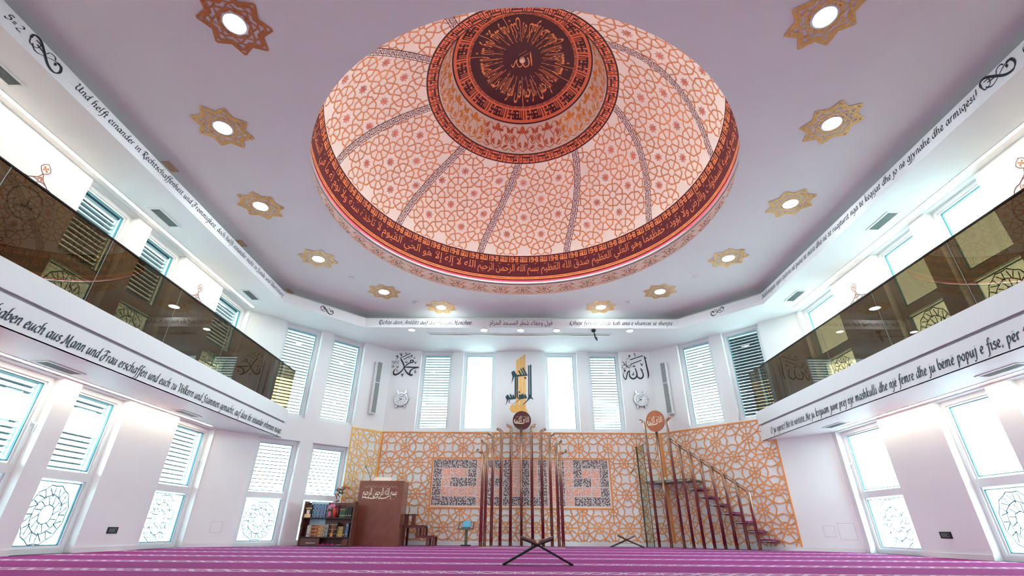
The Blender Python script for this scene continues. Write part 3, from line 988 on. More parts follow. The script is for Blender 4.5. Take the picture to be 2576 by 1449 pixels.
mb = text_mesh("...Und helft einander in Rechtschaffenheit und Frömmigkeit; doch helft einander nicht in Sünde und Übertretung", F_gl, 4.05, 10.30, 5.452, .066, w=.004)
swirl(mb, F_gl, 3.705, 5.485, .215, 1, .004)
text_mesh("5=2", F_gl, 3.19, 3.40, 5.455, .066, w=.004, mb=mb)
thing1(mb, 'wall_lettering', M_black, 'black German calligraphy line with flourish on the left ceiling band', 'lettering')
mb = text_mesh("...Ndihmojeni njëri-tjetrin në punë të mira dhe në të ruajturit nga të këqijat dhe jo në gjynahe dhe armiqësi!", F_gr, -10.40, -4.29, 5.462, .066, w=.004)
swirl(mb, F_gr, -4.0, 5.50, .215, 1, .004)
text_mesh("Q", F_gr, -3.68, -3.58, 5.455, .07, w=.004, mb=mb)
thing1(mb, 'wall_lettering', M_black, 'black Albanian calligraphy line with flourish on the right ceiling band', 'lettering')
mb = text_mesh("...Richte dein Antlitz auf die Heilige Moschee...", F_band, -3.93, -1.14, 5.43, .075, w=.004)
thing1(mb, 'wall_lettering', M_black, 'black calligraphy reading Richte dein Antlitz on the back ceiling band', 'lettering')
mb = text_mesh("...Ktheje fytyrën tënde kah ana e xhamisë së shenjtë...", F_band, 1.40, 4.44, 5.43, .075, w=.004)
thing1(mb, 'wall_lettering', M_black, 'black calligraphy reading Ktheje fytyren on the back ceiling band', 'lettering')
mb = MB()
arabic(mb, 'فول وجهك شطر المسجد الحرام', F_band, -.72, 1.02, 5.375, 5.575, .004)
for k in range(26):
    u = -.68+k*.066
    v = 5.555+.022*math.sin(k*2.3)
    ribbon(mb, [(u, v), (u+.022, v+.010)], .006, F_band, .0045+k*.00002)
thing1(mb, 'wall_lettering', M_black, 'black Arabic line in the middle of the back ceiling band', 'lettering')
mb = MB()
swirl(mb, F_bandA, -1.12, 5.475, .17, 1, .004)
thing1(mb, 'flourish', M_black, 'black pen flourish on the angled ceiling band at left', 'flourish')
mb = MB()
swirl(mb, F_bandB, 1.12, 5.485, .17, -1, .004)
thing1(mb, 'flourish', M_black, 'black pen flourish on the angled ceiling band at right', 'flourish')

# ================================================================ star lights round the dome
def star_mesh():
    mb = MB()
    Fs = lambda u, v, w: (u, v, -w)
    R_ = .43
    k = 0
    def seg(p, q_, wd=.021):
        nonlocal k
        ribbon(mb, [p, q_], wd, Fs, .004+k*.00003)
        k += 1
    def pt(r, t): return (R_*r*math.cos(t), R_*r*math.sin(t))
    for i in range(8):
        t = 2*PI*i/8
        h = PI/8
        tip = pt(1, t)
        for sg in (-1, 1):
            seg(tip, pt(.72, t+sg*h), .030)                    # outer edge of the point
            seg(pt(.84, t), pt(.60, t+sg*h*1.05), .024)        # strand inside the point
            seg(pt(.62, t), pt(.72, t+sg*h), .022)
            seg(pt(.62, t), pt(.44, t+sg*h*1.1), .022)
            seg(pt(.44, t+sg*h*1.1), pt(.44, t+sg*h*2), .022)
            seg(pt(.84, t+sg*.11), pt(.66, t+sg*.30), .020)
        seg(pt(.84, t-.11), pt(.84, t+.11), .020)
        seg(pt(.60, t+h), pt(.72, t+h), .020)
        seg(pt(.44, t), pt(.36, t+h), .022)
        seg(pt(.44, t), pt(.36, t-h), .022)
    return mb
sm = star_mesh()
ME_star = [mesh_only(sm, 'star_rosette', M_gold), mesh_only(sm, 'star_rosette', M_gold2)]
lb = MB()
lb.lathe([(0, -.012), (.128, -.012), (.132, -.002)], 28)
ME_lamp = mesh_only(lb, 'lamp', M_lamp, True)
lb = MB()
lb.lathe([(.128, -.0125), (.150, -.009), (.154, 0)], 28)
ME_ringt = mesh_only(lb, 'trim_ring', M_vent, True)
STAR = [(-3.461, 3.537), (-4.54, 5.201), (-4.907, 7.159), (-4.532, 9.116), (-3.437, 10.768), (-2.075, 11.705)]
STARR = [(3.697, 3.463), (4.77, 5.11), (5.164, 7.056), (4.80, 9.031), (3.716, 10.692), (2.35, 11.65)]
ordn = ['nearest', 'second nearest', 'third', 'fourth', 'fifth', 'farthest']
for side, L in (('left', STAR), ('right', STARR)):
    for i, (x, y) in enumerate(L):
        lab = 'round lamp in gold star rosette, %s on the %s side of the dome' % (ordn[i] if i in (0, 1, 5) else ordn[i]+' from front', side)
        r = empty('ceiling_light', (x, y, ZC), lab, 'ceiling light', 'star-framed lamps round the dome')
        rot = Matrix.Rotation(.2+.35*i, 4, 'Z')
        child('star_rosette', ME_star[1 if i == 0 and side == 'left' else 0], r, Matrix.Translation((x, y, ZC-.001)) @ rot)
        child('lamp', ME_lamp, r, Matrix.Translation((x, y, ZC)))
        child('trim_ring', ME_ringt, r, Matrix.Translation((x, y, ZC)))

# spot lamps in the back soffit
lb = MB()
lb.lathe([(0, -.010), (.085, -.010), (.088, 0)], 24)
ME_spot = mesh_only(lb, 'lamp', M_lamp, True)
lb = MB()
lb.lathe([(.085, -.0105), (.105, -.007), (.108, 0)], 24)
ME_spotr = mesh_only(lb, 'trim_ring', M_vent, True)
spn = ['leftmost of the five', 'second from the left of the five', 'middle one of the five', 'fourth from the left of the five', 'rightmost of the five']
for i, x in enumerate((-2.92, -.888, .135, 1.147, 3.192)):
    r = empty('spot_lamp', (x, 12.1, ZS), 'small round recessed lamp in the back soffit, '+spn[i], 'spot lamp', 'recessed lamps of the back soffit')
    child('lamp', ME_spot, r, Matrix.Translation((x, 12.1, ZS)))
    child('trim_ring', ME_spotr, r, Matrix.Translation((x, 12.1, ZS)))

# projection screen slot, microphone, detectors
r = empty('projection_screen', (.11, 12.39, ZS), 'long slim white projection screen housing recessed in the back soffit', 'projector screen')
b = MB(); b.box(-2.52, 2.74, 12.33, 12.45, ZS-.012, ZS+.0); b.build('housing', M_vent, r)
b = MB(); b.box(-2.46, 2.68, 12.415, 12.435, ZS-.022, ZS-.010); b.build('slot_bar', M_metal, r)
b = MB(); b.box(-2.46, 2.68, 12.345, 12.405, ZS-.0135, ZS-.012); b.build('screen_roll', mat('screen_cloth', lin(214, 220, 200), .7), r)
r = empty('ceiling_camera', (2.17, 12.05, ZS), 'small black camera hanging from the soffit beside the screen', 'camera')
b = MB(); b.lathe([(0, ZS-.07), (.05, ZS-.065), (.065, ZS-.03), (.06, ZS)], 20, (2.17, 12.05)); b.build('mount', M_dark, r, True)
b = MB(); b.tube([(2.17, 12.05, ZS-.05), (2.19, 12.02, ZS-.16)], .012, 10); b.build('arm', M_dark, r, True)
b = MB(); b.tube([(2.185, 12.03, ZS-.15), (2.21, 11.98, ZS-.27), (2.23, 11.95, ZS-.36)], [.03, .034, .012], 14); b.build('body', M_dark, r, True)
for i, (x, y) in enumerate(((-2.745, 11.377), (3.042, 11.314))):
    r = empty('smoke_detector', (x, y, ZC), 'white smoke detector on the ceiling at the back, %s one' % ('left' if i == 0 else 'right'), 'smoke detector', 'smoke detectors')
    b = MB(); b.lathe([(0, ZC-.05), (.045, ZC-.048), (.055, ZC-.03), (.085, ZC-.022), (.09, ZC)], 24, (x, y)); b.build('housing', M_vent, r, True)
    b = MB(); b.lathe([(.046, ZC-.044), (.054, ZC-.034)], 24, (x, y)); b.build('sensor_slot', M_ventd, r, True)
for i, (x, y) in enumerate(((-4.049, 10.0), (4.353, 9.925))):
    b = MB(); b.lathe([(0, ZC-.012), (.05, ZC-.012), (.07, ZC-.006), (.074, ZC)], 20, (x, y))
    thing1(b, 'ceiling_rose', M_vent, 'tiny flat white cover on the ceiling at far %s of the dome' % ('left' if i == 0 else 'right'), 'cover', 'flat ceiling covers', True)

# ================================================================ air vents
def vent(x0, x1, y0, y1, z, label):
    r = empty('air_vent', ((x0+x1)/2, (y0+y1)/2, z), label, 'air vent', 'soffit air vents')
    t = .032
    fr_ = MB()
    fr_.box(x0-t, x0, y0-t, y1+t, z-.012, z)
    fr_.box(x1, x1+t, y0-t, y1+t, z-.012, z)
    fr_.box(x0, x1, y0-t, y0, z-.012, z)
    fr_.box(x0, x1, y1, y1+t, z-.012, z)
    fr_.build('frame', M_vent, r)
    bk = MB(); bk.quad((x0, y0, z-.001), (x1, y0, z-.001), (x1, y1, z-.001), (x0, y1, z-.001)); bk.build('backing', M_ventk, r)
    n = 7
    for k in range(n):
        s = MB()
        xa = x0+(x1-x0)*(k+.25)/n
        s.box(xa, xa+(x1-x0)*.5/n, y0, y1, z-.010, z-.002)
        s.build('slat', M_ventd, r)
vent(-6.45, -6.28, 3.45, 4.0, ZS, 'white slatted air vent in the upper left soffit, cut by the picture edge')
vent(-6.45, -6.28, 6.58, 7.10, ZS, 'white slatted air vent in the upper left soffit, middle one of three')
vent(-6.46, -6.29, 9.71, 10.19, ZS, 'white slatted air vent in the upper left soffit, farthest one')
vent(6.51, 6.69, 6.64, 7.15, ZS, 'white slatted air vent in the upper right soffit, nearer one')
vent(6.54, 6.72, 9.65, 10.16, ZS, 'white slatted air vent in the upper right soffit, farther one')
vent(-6.56, -6.38, 6.05, 6.62, ZG0, 'white slatted air vent under the left gallery, nearer one')
vent(-6.56, -6.40, 8.95, 9.52, ZG0, 'white slatted air vent under the left gallery, farther one')
vent(6.62, 6.78, 5.95, 6.52, ZG0, 'white slatted air vent under the right gallery, nearer one')
vent(6.62, 6.78, 9.72, 10.27, ZG0, 'white slatted air vent under the right gallery, farther one')

# ================================================================ LED strips along the walls
def led(x, y0, y1, z, label):
    r = empty('led_strip_light', (x, (y0+y1)/2, z), label, 'strip light', 'LED strips along the side walls')
    b = MB(); b.box(x-.032, x+.032, y0, y1, z-.005, z-.001); b.build('diffuser', M_led, r)
    b = MB(); b.box(x-.042, x-.032, y0, y1, z-.008, z); b.box(x+.032, x+.042, y0, y1, z-.008, z); b.build('profile', M_vent, r)
led(-6.66, YREAR+.2, 10.64, ZS, 'warm LED strip in the soffit along the upper left wall')
led(6.95, YREAR+.2, 10.64, ZS, 'warm LED strip in the soffit along the upper right wall')
led(-6.71, YREAR+.2, 10.50, ZG0, 'warm LED strip under the left gallery beside the windows')
led(7.00, YREAR+.2, 10.40, ZG0, 'warm LED strip under the right gallery beside the windows')
# beige plates in the left cove
for i, (x, y) in enumerate(((-5.93, 6.07), (-5.96, 8.47), (-5.90, 10.75))):
    b = MB(); b.box(x-.07, x+.07, y-.13, y+.13, ZC-.012, ZC-.002)
    thing1(b, 'cove_plate', mat('beige_plate', lin(206, 170, 140), .5), 'small beige plate in the left ceiling cove, %s one' % ('nearest', 'middle', 'farthest')[i], 'plate', 'beige cove plates')
# ================================================================ dome
dome = empty('dome', (DCX, DCY, ZC), 'large painted dome with orange star lattice, maroon script bands and central medallion', 'dome')
def dz(r):                        # main shell: half ellipse
    return 6.29+2.96*math.sqrt(max(0, 1-(r/3.93)**2))
# arc-length table of the main shell from the band foot to the ring
TAB = []
def shell_pt(a):                  # a: parameter angle 0 (foot) .. pi/2 (apex)
    return 3.93*math.cos(a), 6.29+2.96*math.sin(a)
_s = 0
_p = shell_pt(0)
for k in range(0, 1201):
    a = k/1200*PI/2
    p_ = shell_pt(a)
    _s += math.hypot(p_[0]-_p[0], p_[1]-_p[1])
    _p = p_
    TAB.append((_s, a))
def at_s(s):
    lo, hi = 0, len(TAB)-1
    while hi-lo > 1:
        m = (lo+hi)//2
        if TAB[m][0] < s: lo = m
        else: hi = m
    f = (s-TAB[lo][0])/max(1e-9, TAB[hi][0]-TAB[lo][0])
    return TAB[lo][1]+f*(TAB[hi][1]-TAB[lo][1])
def s_of_r(r):
    a = math.acos(r/3.93)
    return TAB[min(1200, int(a/(PI/2)*1200))][0]
def D(phi, s, w=0.0):
    """point on the shell: azimuth phi (0 = towards the back wall, + right), arc length s above the foot, w = towards the inside"""
    a = at_s(s)
    r, z = shell_pt(a)
    nx, nz_ = math.cos(a)/3.93, math.sin(a)/2.96
    l = math.hypot(nx, nz_)
    r -= w*nx/l
    z -= w*nz_/l
    return (DCX+r*math.sin(phi), DCY+r*math.cos(phi), z)

S_PB, S_KB, S_TB, S_CB = s_of_r(3.798), 0, 0, 0
# heights read along the far meridian
def s_of_z(z):
    a = math.asin((z-6.29)/2.96)
    return TAB[int(a/(PI/2)*1200)][0]
S_CB, S_TB, S_KB, S_PB = s_of_z(6.375), s_of_z(6.53), s_of_z(6.868), s_of_z(7.055)
S_R0, S_R1 = s_of_r(2.085), s_of_r(1.83)

# shell parts -------------------------------------------------
def shell(name, s0, s1, m, n=180, k=4, w=0.0, parent=dome):
    mb = MB()
    prof = []
    for i in range(k+1):
        a = at_s(s0+(s1-s0)*i/k)
        prof.append(shell_pt(a))
    mb.lathe(prof, n, (DCX, DCY))
    return mb.build(name, m, parent, True)

drum = MB(); drum.lathe([(3.785, ZC), (3.82, ZC+.002), (3.93, 6.235)], 180, (DCX, DCY))
drum = drum.build('drum', D_drum, dome, True)
ledge = MB(); ledge.lathe([(3.93, 6.235), (3.885, 6.238), (3.885, 6.252), (3.90, 6.252)], 180, (DCX, DCY))
ledge.build('ledge', D_drum, dome, True)
ledl = MB(); ledl.lathe([(3.898, 6.246), (3.930, 6.246)], 180, (DCX, DCY))
ledl.build('cove_light', M_ledw, dome, True)
ledl = MB(); ledl.lathe([(3.931, 6.240), (3.931, 6.297)], 180, (DCX, DCY))
ledl.build('white_line', D_drum, dome, True)
lowb = shell('script_band', s_of_z(6.295), S_PB, D_maroon, k=8)
def S_trim(s): return s

RIBB = [-16.9+36*k for k in range(10)]
TOPMAP = [(-88.3, -83.0), (-52.9, -44.1), (-16.9, -2.0), (19.1, 39.6), (55.1, 82.9), (91.1, 127.5), (127.1, 158.0), (163.1, 188.0), (199.1, 218.4), (235.1, 243.7)]
def rib_phi(i, s):
    b, t = TOPMAP[i % 10]
    f = (s-S_PB)/(S_R0-S_PB)
    f = max(-.05, min(1.05, f))
    turn = 2*PI*(i//10)
    return math.radians(b+(t-b)*(f**1.25 if f > 0 else 0))+turn

# gore panels
gores = []
for i in range(10):
    mb = MB()
    n, k = 18, 12
    for a in range(k+1):
        s = S_PB+(S_R0-S_PB)*a/k
        p0, p1 = rib_phi(i, s), rib_phi(i+1, s)
        for b in range(n+1):
            mb.v.append(D(p0+(p1-p0)*b/n, s))
    for a in range(k):
        for b in range(n):
            j = a*(n+1)+b
            mb.f.append((j, j+1, j+n+2, j+n+1))
    gores.append(mb.build('gore_panel', D_cream, dome, True))

# star lattice in every gore: rosettes on a checkerboard, one flat unit U
U_ = .472
def clip_map(mb, pts, wd, phi_c, i, w, mg=.05):
    """polyline in gore coordinates (t across, s up), clipped to the gore, mapped to the shell"""
    fine = []
    for p, q_ in zip(pts, pts[1:]):
        L = math.hypot(q_[0]-p[0], q_[1]-p[1])
        k = max(1, int(L/.10))
        for j in range(k):
            fine.append((p[0]+(q_[0]-p[0])*j/k, p[1]+(q_[1]-p[1])*j/k))
    fine.append(pts[-1])
    def inside(p):
        t, s = p
        if not (S_PB+.02 < s < S_R0-.01):
            return False
        r, _ = shell_pt(at_s(s))
        ph = phi_c+t/r
        return rib_phi(i, s)+mg/r < ph < rib_phi(i+1, s)-mg/r
    def cut(p, q_):
        a, b = p, q_
        for _ in range(10):
            m = ((a[0]+b[0])/2, (a[1]+b[1])/2)
            if inside(m): a = m
            else: b = m
        return a
    run = []
    prev = None
    Fm = lambda t, s, w_: D(phi_c+t/shell_pt(at_s(s))[0], s, w_)
    def flush():
        if len(run) > 1:
            ribbon(mb, run, wd, Fm, w)
    for p in fine:
        if inside(p):
            if not run and prev is not None:
                run.append(cut(p, prev))
            run.append(p)
        else:
            if run:
                run.append(cut(run[-1], p))
                flush()
                run = []
        prev = p
    flush()

def pol(c, r, t): return (c[0]+r*math.sin(t), c[1]+r*math.cos(t))
for i in range(10):
    phi_c = (rib_phi(i, S_PB)+rib_phi(i+1, S_PB))/2+math.radians(.3)
    mb = MB()
    fb = MB()
    kk = 0
    s_base = S_PB+.58
    for a in range(-7, 8):
        for b in range(-1, 8):
            c = (a*U_, s_base+b*U_)
            if (a+b) % 2 == 0:
                oct_ = [pol(c, .61*U_, PI/4*k) for k in range(9)]
                clip_map(mb, oct_, .030, phi_c, i, .006)
                for k in range(8):
                    t = PI/8+PI/4*k
                    clip_map(mb, [pol(c, .24*U_, t), pol(c, .766*U_, t)], .030, phi_c, i, .0066)
                star_ = []
                for k in range(8):
                    star_ += [pol(c, .25*U_, PI/4*k-PI/8), pol(c, .185*U_, PI/4*k-.15), pol(c, .185*U_, PI/4*k+.15)]
                star_.append(star_[0])
                clip_map(mb, star_, .024, phi_c, i, .0072)
            else:
                r_, _z = shell_pt(at_s(max(0, min(TAB[-1][0], c[1]))))
                ph = phi_c+c[0]/r_
                if S_PB+.12 < c[1] < S_R0-.12 and rib_phi(i, c[1])+.13/r_ < ph < rib_phi(i+1, c[1])-.13/r_:
                    Fm = lambda t, s, w_: D(phi_c+t/shell_pt(at_s(s))[0], s, w_)
                    for k in range(8):
                        t = PI/4*k+PI/8
                        P = [pol(c, .035*U_, t), pol(c, .12*U_, t-.34), pol(c, .205*U_, t), pol(c, .12*U_, t+.34)]
                        ribbon(fb, P, .011, Fm, .0075, True)
                        kk += 1
    lt = mb.build('star_lattice', D_line, gores[i])
    fb.build('lattice_flowers', D_flor, gores[i])

# kufic bit patterns ----------------------------------------------------
K_ALLAH = ["####.#.#..#", "...#.#.#..#", "####.#.#..#", "#.##.#.#..#", "########..#"]
K_HU = ["###..###", "#.#..#.#", "########", "..#..#.#", "###..###"]
K_BAR = ["#########.#.###.#.#", "..........#.#.#.#.#", "####.#.#.##.###.###", "#.##.#.#.....##.#.#", "########.######.###"]
K_RIB = ["#####.#.#.###.#.#.#.###", "#...#.#.#.#.#.#.#.#.#.#", "#.#.#.###.###.#.#.#.###", "#.#.#...#..#..#.#.#...#", "#.#######.######.######"]
def kufic_ring(mb, rows, n, F, u0, du, v0, dv, w, shrink=.86):
    """repeat bitmap n times round; F(u, v, w); u0 start, du per unit"""
    cols = max(len(r) for r in rows)+1
    H = len(rows)
    for k in range(n):
        for j, row in enumerate(rows):
            x = 0
            row = row.ljust(cols, '.')
            while x < cols:
                if row[x] == '#':
                    e = x
                    while e < cols and row[e] == '#': e += 1
                    if e-x >= 1:
                        a, b = u0+du*(k+x/cols), u0+du*(k+e/cols)
                        va, vb = v0+dv*(H-1-j)/H, v0+dv*(H-j)/H
                        m = max(1, int((e-x)/4))
                        if e-x == 1:
                            up_ = j+1 < H and rows[j+1].ljust(cols, '.')[x] == '#'
                            if up_: va -= dv/H*.02
                        for q_ in range(m):
                            a_, b_ = a+(b-a)*q_/m, a+(b-a)*(q_+1)/m
                            mb.quad(F(a_, va, w), F(b_, va, w), F(b_, vb, w), F(a_, vb, w))
                    x = e
                else:
                    x += 1

# ribs: dark strip with pale kufic
for i in range(10):
    mb = MB()
    k = 30
    HW = .088
    ss = [S_PB+(S_R0-S_PB)*a/k for a in range(k+1)]
    def Fr(t, s, w_, i=i):
        r, _ = shell_pt(at_s(s))
        return D(rib_phi(i, s)+t/r, s, w_)
    for a, b in zip(ss, ss[1:]):
        mb.quad(Fr(-HW, a, .008), Fr(HW, a, .008), Fr(HW, b, .008), Fr(-HW, b, .008))
    rb = mb.build('rib', D_maroon2, dome)
    lm = MB()
    cols = len(K_RIB[0])+1
    nrep = 8
    L = (S_R0-S_PB)/nrep
    for r_ in range(nrep):
        for j, row in enumerate(K_RIB):
            for x, ch in enumerate(row):
                if ch == '#':
                    s0 = S_PB+.01+(r_+x/cols)*L
                    t0 = -HW*.84+j*(HW*1.68/5)
                    wd = HW*1.68/5
                    hl = L/cols
                    # strokes run along or across; leave thin dark joints
                    lm.quad(Fr(t0, s0, .010), Fr(t0+wd*.98, s0, .010), Fr(t0+wd*.98, s0+hl*.98, .010), Fr(t0, s0+hl*.98, .010))
    lm.build('kufic_lettering', D_white, rb)

# foot band: kufic row, script row, braid --------------------------------
Fd = lambda u, v, w: D(u, v, w)
mb = MB()
rowu = []
NU = 44
u_all = [K_HU[j]+'..'+K_ALLAH[j] for j in range(5)]
kufic_ring(mb, u_all, NU, Fd, math.radians(-4.0), 2*PI/NU, S_KB+.012, S_PB-S_KB-.05, .006)
mb.build('kufic_row', D_orange, lowb)
mb = MB()
AYA = ['بسم الله الرحمن الرحيم', 'الله لا إله إلا هو الحي القيوم', 'لا تأخذه سنة ولا نوم', 'له ما في السماوات وما في الأرض', 'من ذا الذي يشفع عنده إلا بإذنه', 'يعلم ما بين أيديهم وما خلفهم',
       'ولا يحيطون بشيء من علمه إلا بما شاء', 'وسع كرسيه السماوات والأرض', 'ولا يؤوده حفظهما', 'وهو العلي العظيم', 'صدق الله العظيم']
wid = [len(a) for a in AYA]
wid[0] *= .85
tot = sum(wid)
cur = math.radians(7.5)
for a, wq in zip(AYA, wid):
    span = 2*PI*wq/tot
    arabic(mb, a, lambda u, v, w: D(u, v, w), cur-span+.012, cur-.006, S_TB+.015, S_KB-.02, .006, ylo=-.28, yhi=.80)
    n = max(3, int(span/.06))
    for k in range(n):
        u = cur-span*(k+.5)/n
        v = S_KB-.04-.03*abs(math.sin(k*1.7+wq))
        ribbon(mb, [(u, v), (u+.012, v+.022)], .008, lambda p, q_, w: D(p, q_, w), .0062+k*.00002)
    cur -= span
mb.build('script_lettering', D_orange, lowb)
mb = MB()
NB = 64
for v in (S_CB+.018, S_CB+.062):
    pts = [(2*PI*k/240, v) for k in range(241)]
    base = len(mb.v)
    for u, vv in pts:
        mb.v.append(D(u, vv, .006)); mb.v.append(D(u, vv+.028, .006))
    for k in range(240):
        mb.f.append((base+2*k, base+2*k+2, base+2*k+3, base+2*k+1))
for k in range(NB):
    u = 2*PI*k/NB
    for du in (0, .012):
        mb.quad(D(u+du, S_CB+.018, .0068), D(u+du+.005, S_CB+.018, .0068), D(u+du+.013, S_CB+.09, .0068), D(u+du+.008, S_CB+.09, .0068))
mb.build('braid', D_orange, lowb)
mb = MB()
mb.lathe([(3.9283, 6.300), (3.9265, 6.345)], 180, (DCX, DCY))
mb.build('painted_red_glow', mat('dome_painted_red_glow', lin(206, 52, 62), .5), lowb, True)  # brighter red puts the cove light's glow into the band foot's colour

# drum: black line and arabesque ------------------------------------------
def Fdr(u, v, w):                 # v 0..1 up the drum
    r = 3.82+.11*v-w
    z = ZC+.004+(6.235-ZC)*v
    return (DCX+r*math.sin(u), DCY+r*math.cos(u), z)
mb = MB()
for k in range(180):
    a, b = 2*PI*k/180, 2*PI*(k+1)/180
    mb.quad(Fdr(a, .945, .003), Fdr(b, .945, .003), Fdr(b, .985, .003), Fdr(a, .985, .003))
mb.build('black_line', D_maroon2, drum)
NA = 42
du = 2*PI/NA
dm, om = MB(), MB()
Hh = .385
ARC = 3.87
def FA(c, flip):
    def f(x, y, w):               # x,y in metres about motif centre
        return Fdr(c+x/ARC, .47+flip*y/Hh, w)
    return f
for k in range(NA):
    c = math.radians(.7)+du*k
    f = FA(c, 1 if k % 2 == 0 else -1)
    s = du*ARC/2
    def dia(mb_, x, y, r, wd, w):
        ribbon(mb_, [(x-r, y), (x, y+r*.9), (x+r, y), (x, y-r*.9)], wd, f, w, True)
    dia(dm, 0, -.015, .042, .014, .004)
    for sg in (-1, 1):
        ribbon(dm, smooth_pts([(sg*.005, .02), (sg*.03, .075), (sg*.075, .105), (sg*.12, .10)], 5), .007, f, .0042)
        dia(dm, sg*.135, .10, .020, .009, .0044)
        ribbon(dm, smooth_pts([(sg*.155, .095), (sg*.165, .06), (sg*.135, .045)], 4), .009, f, .0042)
        ribbon(dm, [(sg*.16, .075), (sg*.20, .06), (sg*.24, .055)], [.006, .016, .003], f, .0046)
        ribbon(dm, smooth_pts([(sg*.02, -.06), (sg*.055, -.085), (sg*.11, -.07)], 5), .007, f, .0042)
        dia(dm, sg*.15, -.055, .022, .010, .0044)
        ribbon(dm, [(sg*.03, -.075), (sg*.045, -.125)], [.014, .004], f, .0046)
        ribbon(om, [(sg*.05, .06), (sg*.085, .03), (sg*.10, -.01), (sg*.085, -.055)], [.004, .026, .030, .004], f, .0040)
        ribbon(om, [(sg*.10, .02), (sg*.17, .025)], [.028, .003], f, .0041)
        ribbon(om, smooth_pts([(sg*.09, -.115), (sg*.16, -.12), (sg*.21, -.085), (sg*.27, -.125)], 3), [.005]+[.012]*8+[.004], f, .0040)
        ribbon(om, [(sg*.20, -.09), (sg*.205, -.05)], [.018, .003], f, .0041)
    dia(om, 0, .095, .022, .010, .0044)
dm.build('arabesque_dark', D_maroon2, drum)
om.build('arabesque_orange', D_flor2, drum)

# upper ring, lantern, cap -----------------------------------------------
ringb = shell('kufic_ring', S_R0, S_R1, D_maroon2, k=3)
mb = MB()
NR = 30
u_all = [K_BAR[j] for j in range(5)]
kufic_ring(mb, u_all, NR, Fd, math.radians(1.0), 2*PI/NR, S_R0+.035, S_R1-S_R0-.07, .006)
mb.build('kufic_row', D_salmon, ringb)
LR0, LZ0, LR1, LZ1 = 1.845, dz(1.845), 1.60, 9.70
lan = MB(); lan.lathe([(LR0, LZ0), (LR0-.06, LZ0+.2), (LR1+.06, LZ1-.2), (LR1, LZ1)], 144, (DCX, DCY))
lan = lan.build('lantern', D_cream, dome, True)
def Fl(u, v, w):                   # v 0..1 bottom to top
    r = LR0+(LR1-LR0)*v-w
    z = LZ0+(LZ1-LZ0)*v
    return (DCX+r*math.sin(u), DCY+r*math.cos(u), z)
fm, fm2 = MB(), MB()
NL = 16
LH = math.hypot(LZ1-LZ0, LR1-LR0)
kz = 0
for k in range(NL):
    c = 2*PI*k/NL+math.radians(1)
    dd = 2*PI/NL
    tgt = fm if (k in (15, 0, 1)) else fm2
    def f(x, y, w, c=c): return Fl(c+x*dd, .5+y, w)
    def st(pts, wd):
        global kz
        P = smooth_pts(pts, 6)
        n = len(P)
        if isinstance(wd, tuple):
            ws = [wd[0]+(wd[1]-wd[0])*math.sin(PI*q_/(n-1)) for q_ in range(n)]
        else:
            ws = wd
        # ribbon works in metres: convert
        f2 = lambda a, b, w: f(a/(1.72*dd), b/LH, w)
        ribbon(tgt, [(a*1.72*dd, b*LH) for a, b in P], ws, f2, .006+(kz % 50)*.00006)
        kz += 1
    for sg in (-1, 1):
        st([(0, -.42), (sg*.16, -.30), (sg*.20, -.05), (sg*.08, .18), (0, .34)], .018)
        st([(sg*.20, -.05), (sg*.34, .12), (sg*.48, .02), (sg*.42, -.18), (sg*.30, -.10)], .018)
        st([(sg*.10, .20), (sg*.28, .38), (sg*.46, .30), (sg*.5, .12)], .018)
        st([(sg*.16, -.30), (sg*.34, -.42), (sg*.48, -.34)], .018)
        st([(sg*.02, .28), (sg*.14, .22), (sg*.24, .26)], (.01, .085))
        st([(sg*.30, .10), (sg*.38, .0), (sg*.36, -.12)], (.01, .085))
        st([(sg*.08, -.10), (sg*.12, -.20), (sg*.05, -.30)], (.01, .07))
        st([(sg*.36, .34), (sg*.44, .24), (sg*.40, .16)], (.01, .07))
        st([(sg*.26, -.36), (sg*.36, -.28), (sg*.44, -.24)], (.01, .07))
    st([(0, .44), (0, .30), (0, .16)], (.01, .12))
fm.build('floral_scroll', D_flor, lan)
fm2.build('floral_scroll', D_flor2, lan)

CAPP = [(1.60, 9.70), (1.42, 9.80), (1.175, 9.90), (.85, 9.99), (.5, 10.06), (.2, 10.095), (0.02, 10.10)]
def capz(r):
    for (a, za), (b, zb) in zip(CAPP, CAPP[1:]):
        if b <= r <= a:
            return za+(zb-za)*(a-r)/(a-b)
    return 10.10 if r < .5 else 9.70
def Fc(u, v, w):                   # polar: u azimuth, v radius
    return (DCX+v*math.sin(u), DCY+v*math.cos(u), capz(v)-w)
cap = MB(); cap.lathe(CAPP, 144, (DCX, DCY))
cap = cap.build('medallion', D_maroon2, dome, True)
rg = MB()
for r0, r1 in ((1.50, 1.565), (1.245, 1.285)):
    for k in range(144):
        a, b = 2*PI*k/144, 2*PI*(k+1)/144
        rg.quad(Fc(a, r0, .005), Fc(b, r0, .005), Fc(b, r1, .005), Fc(a, r1, .005))
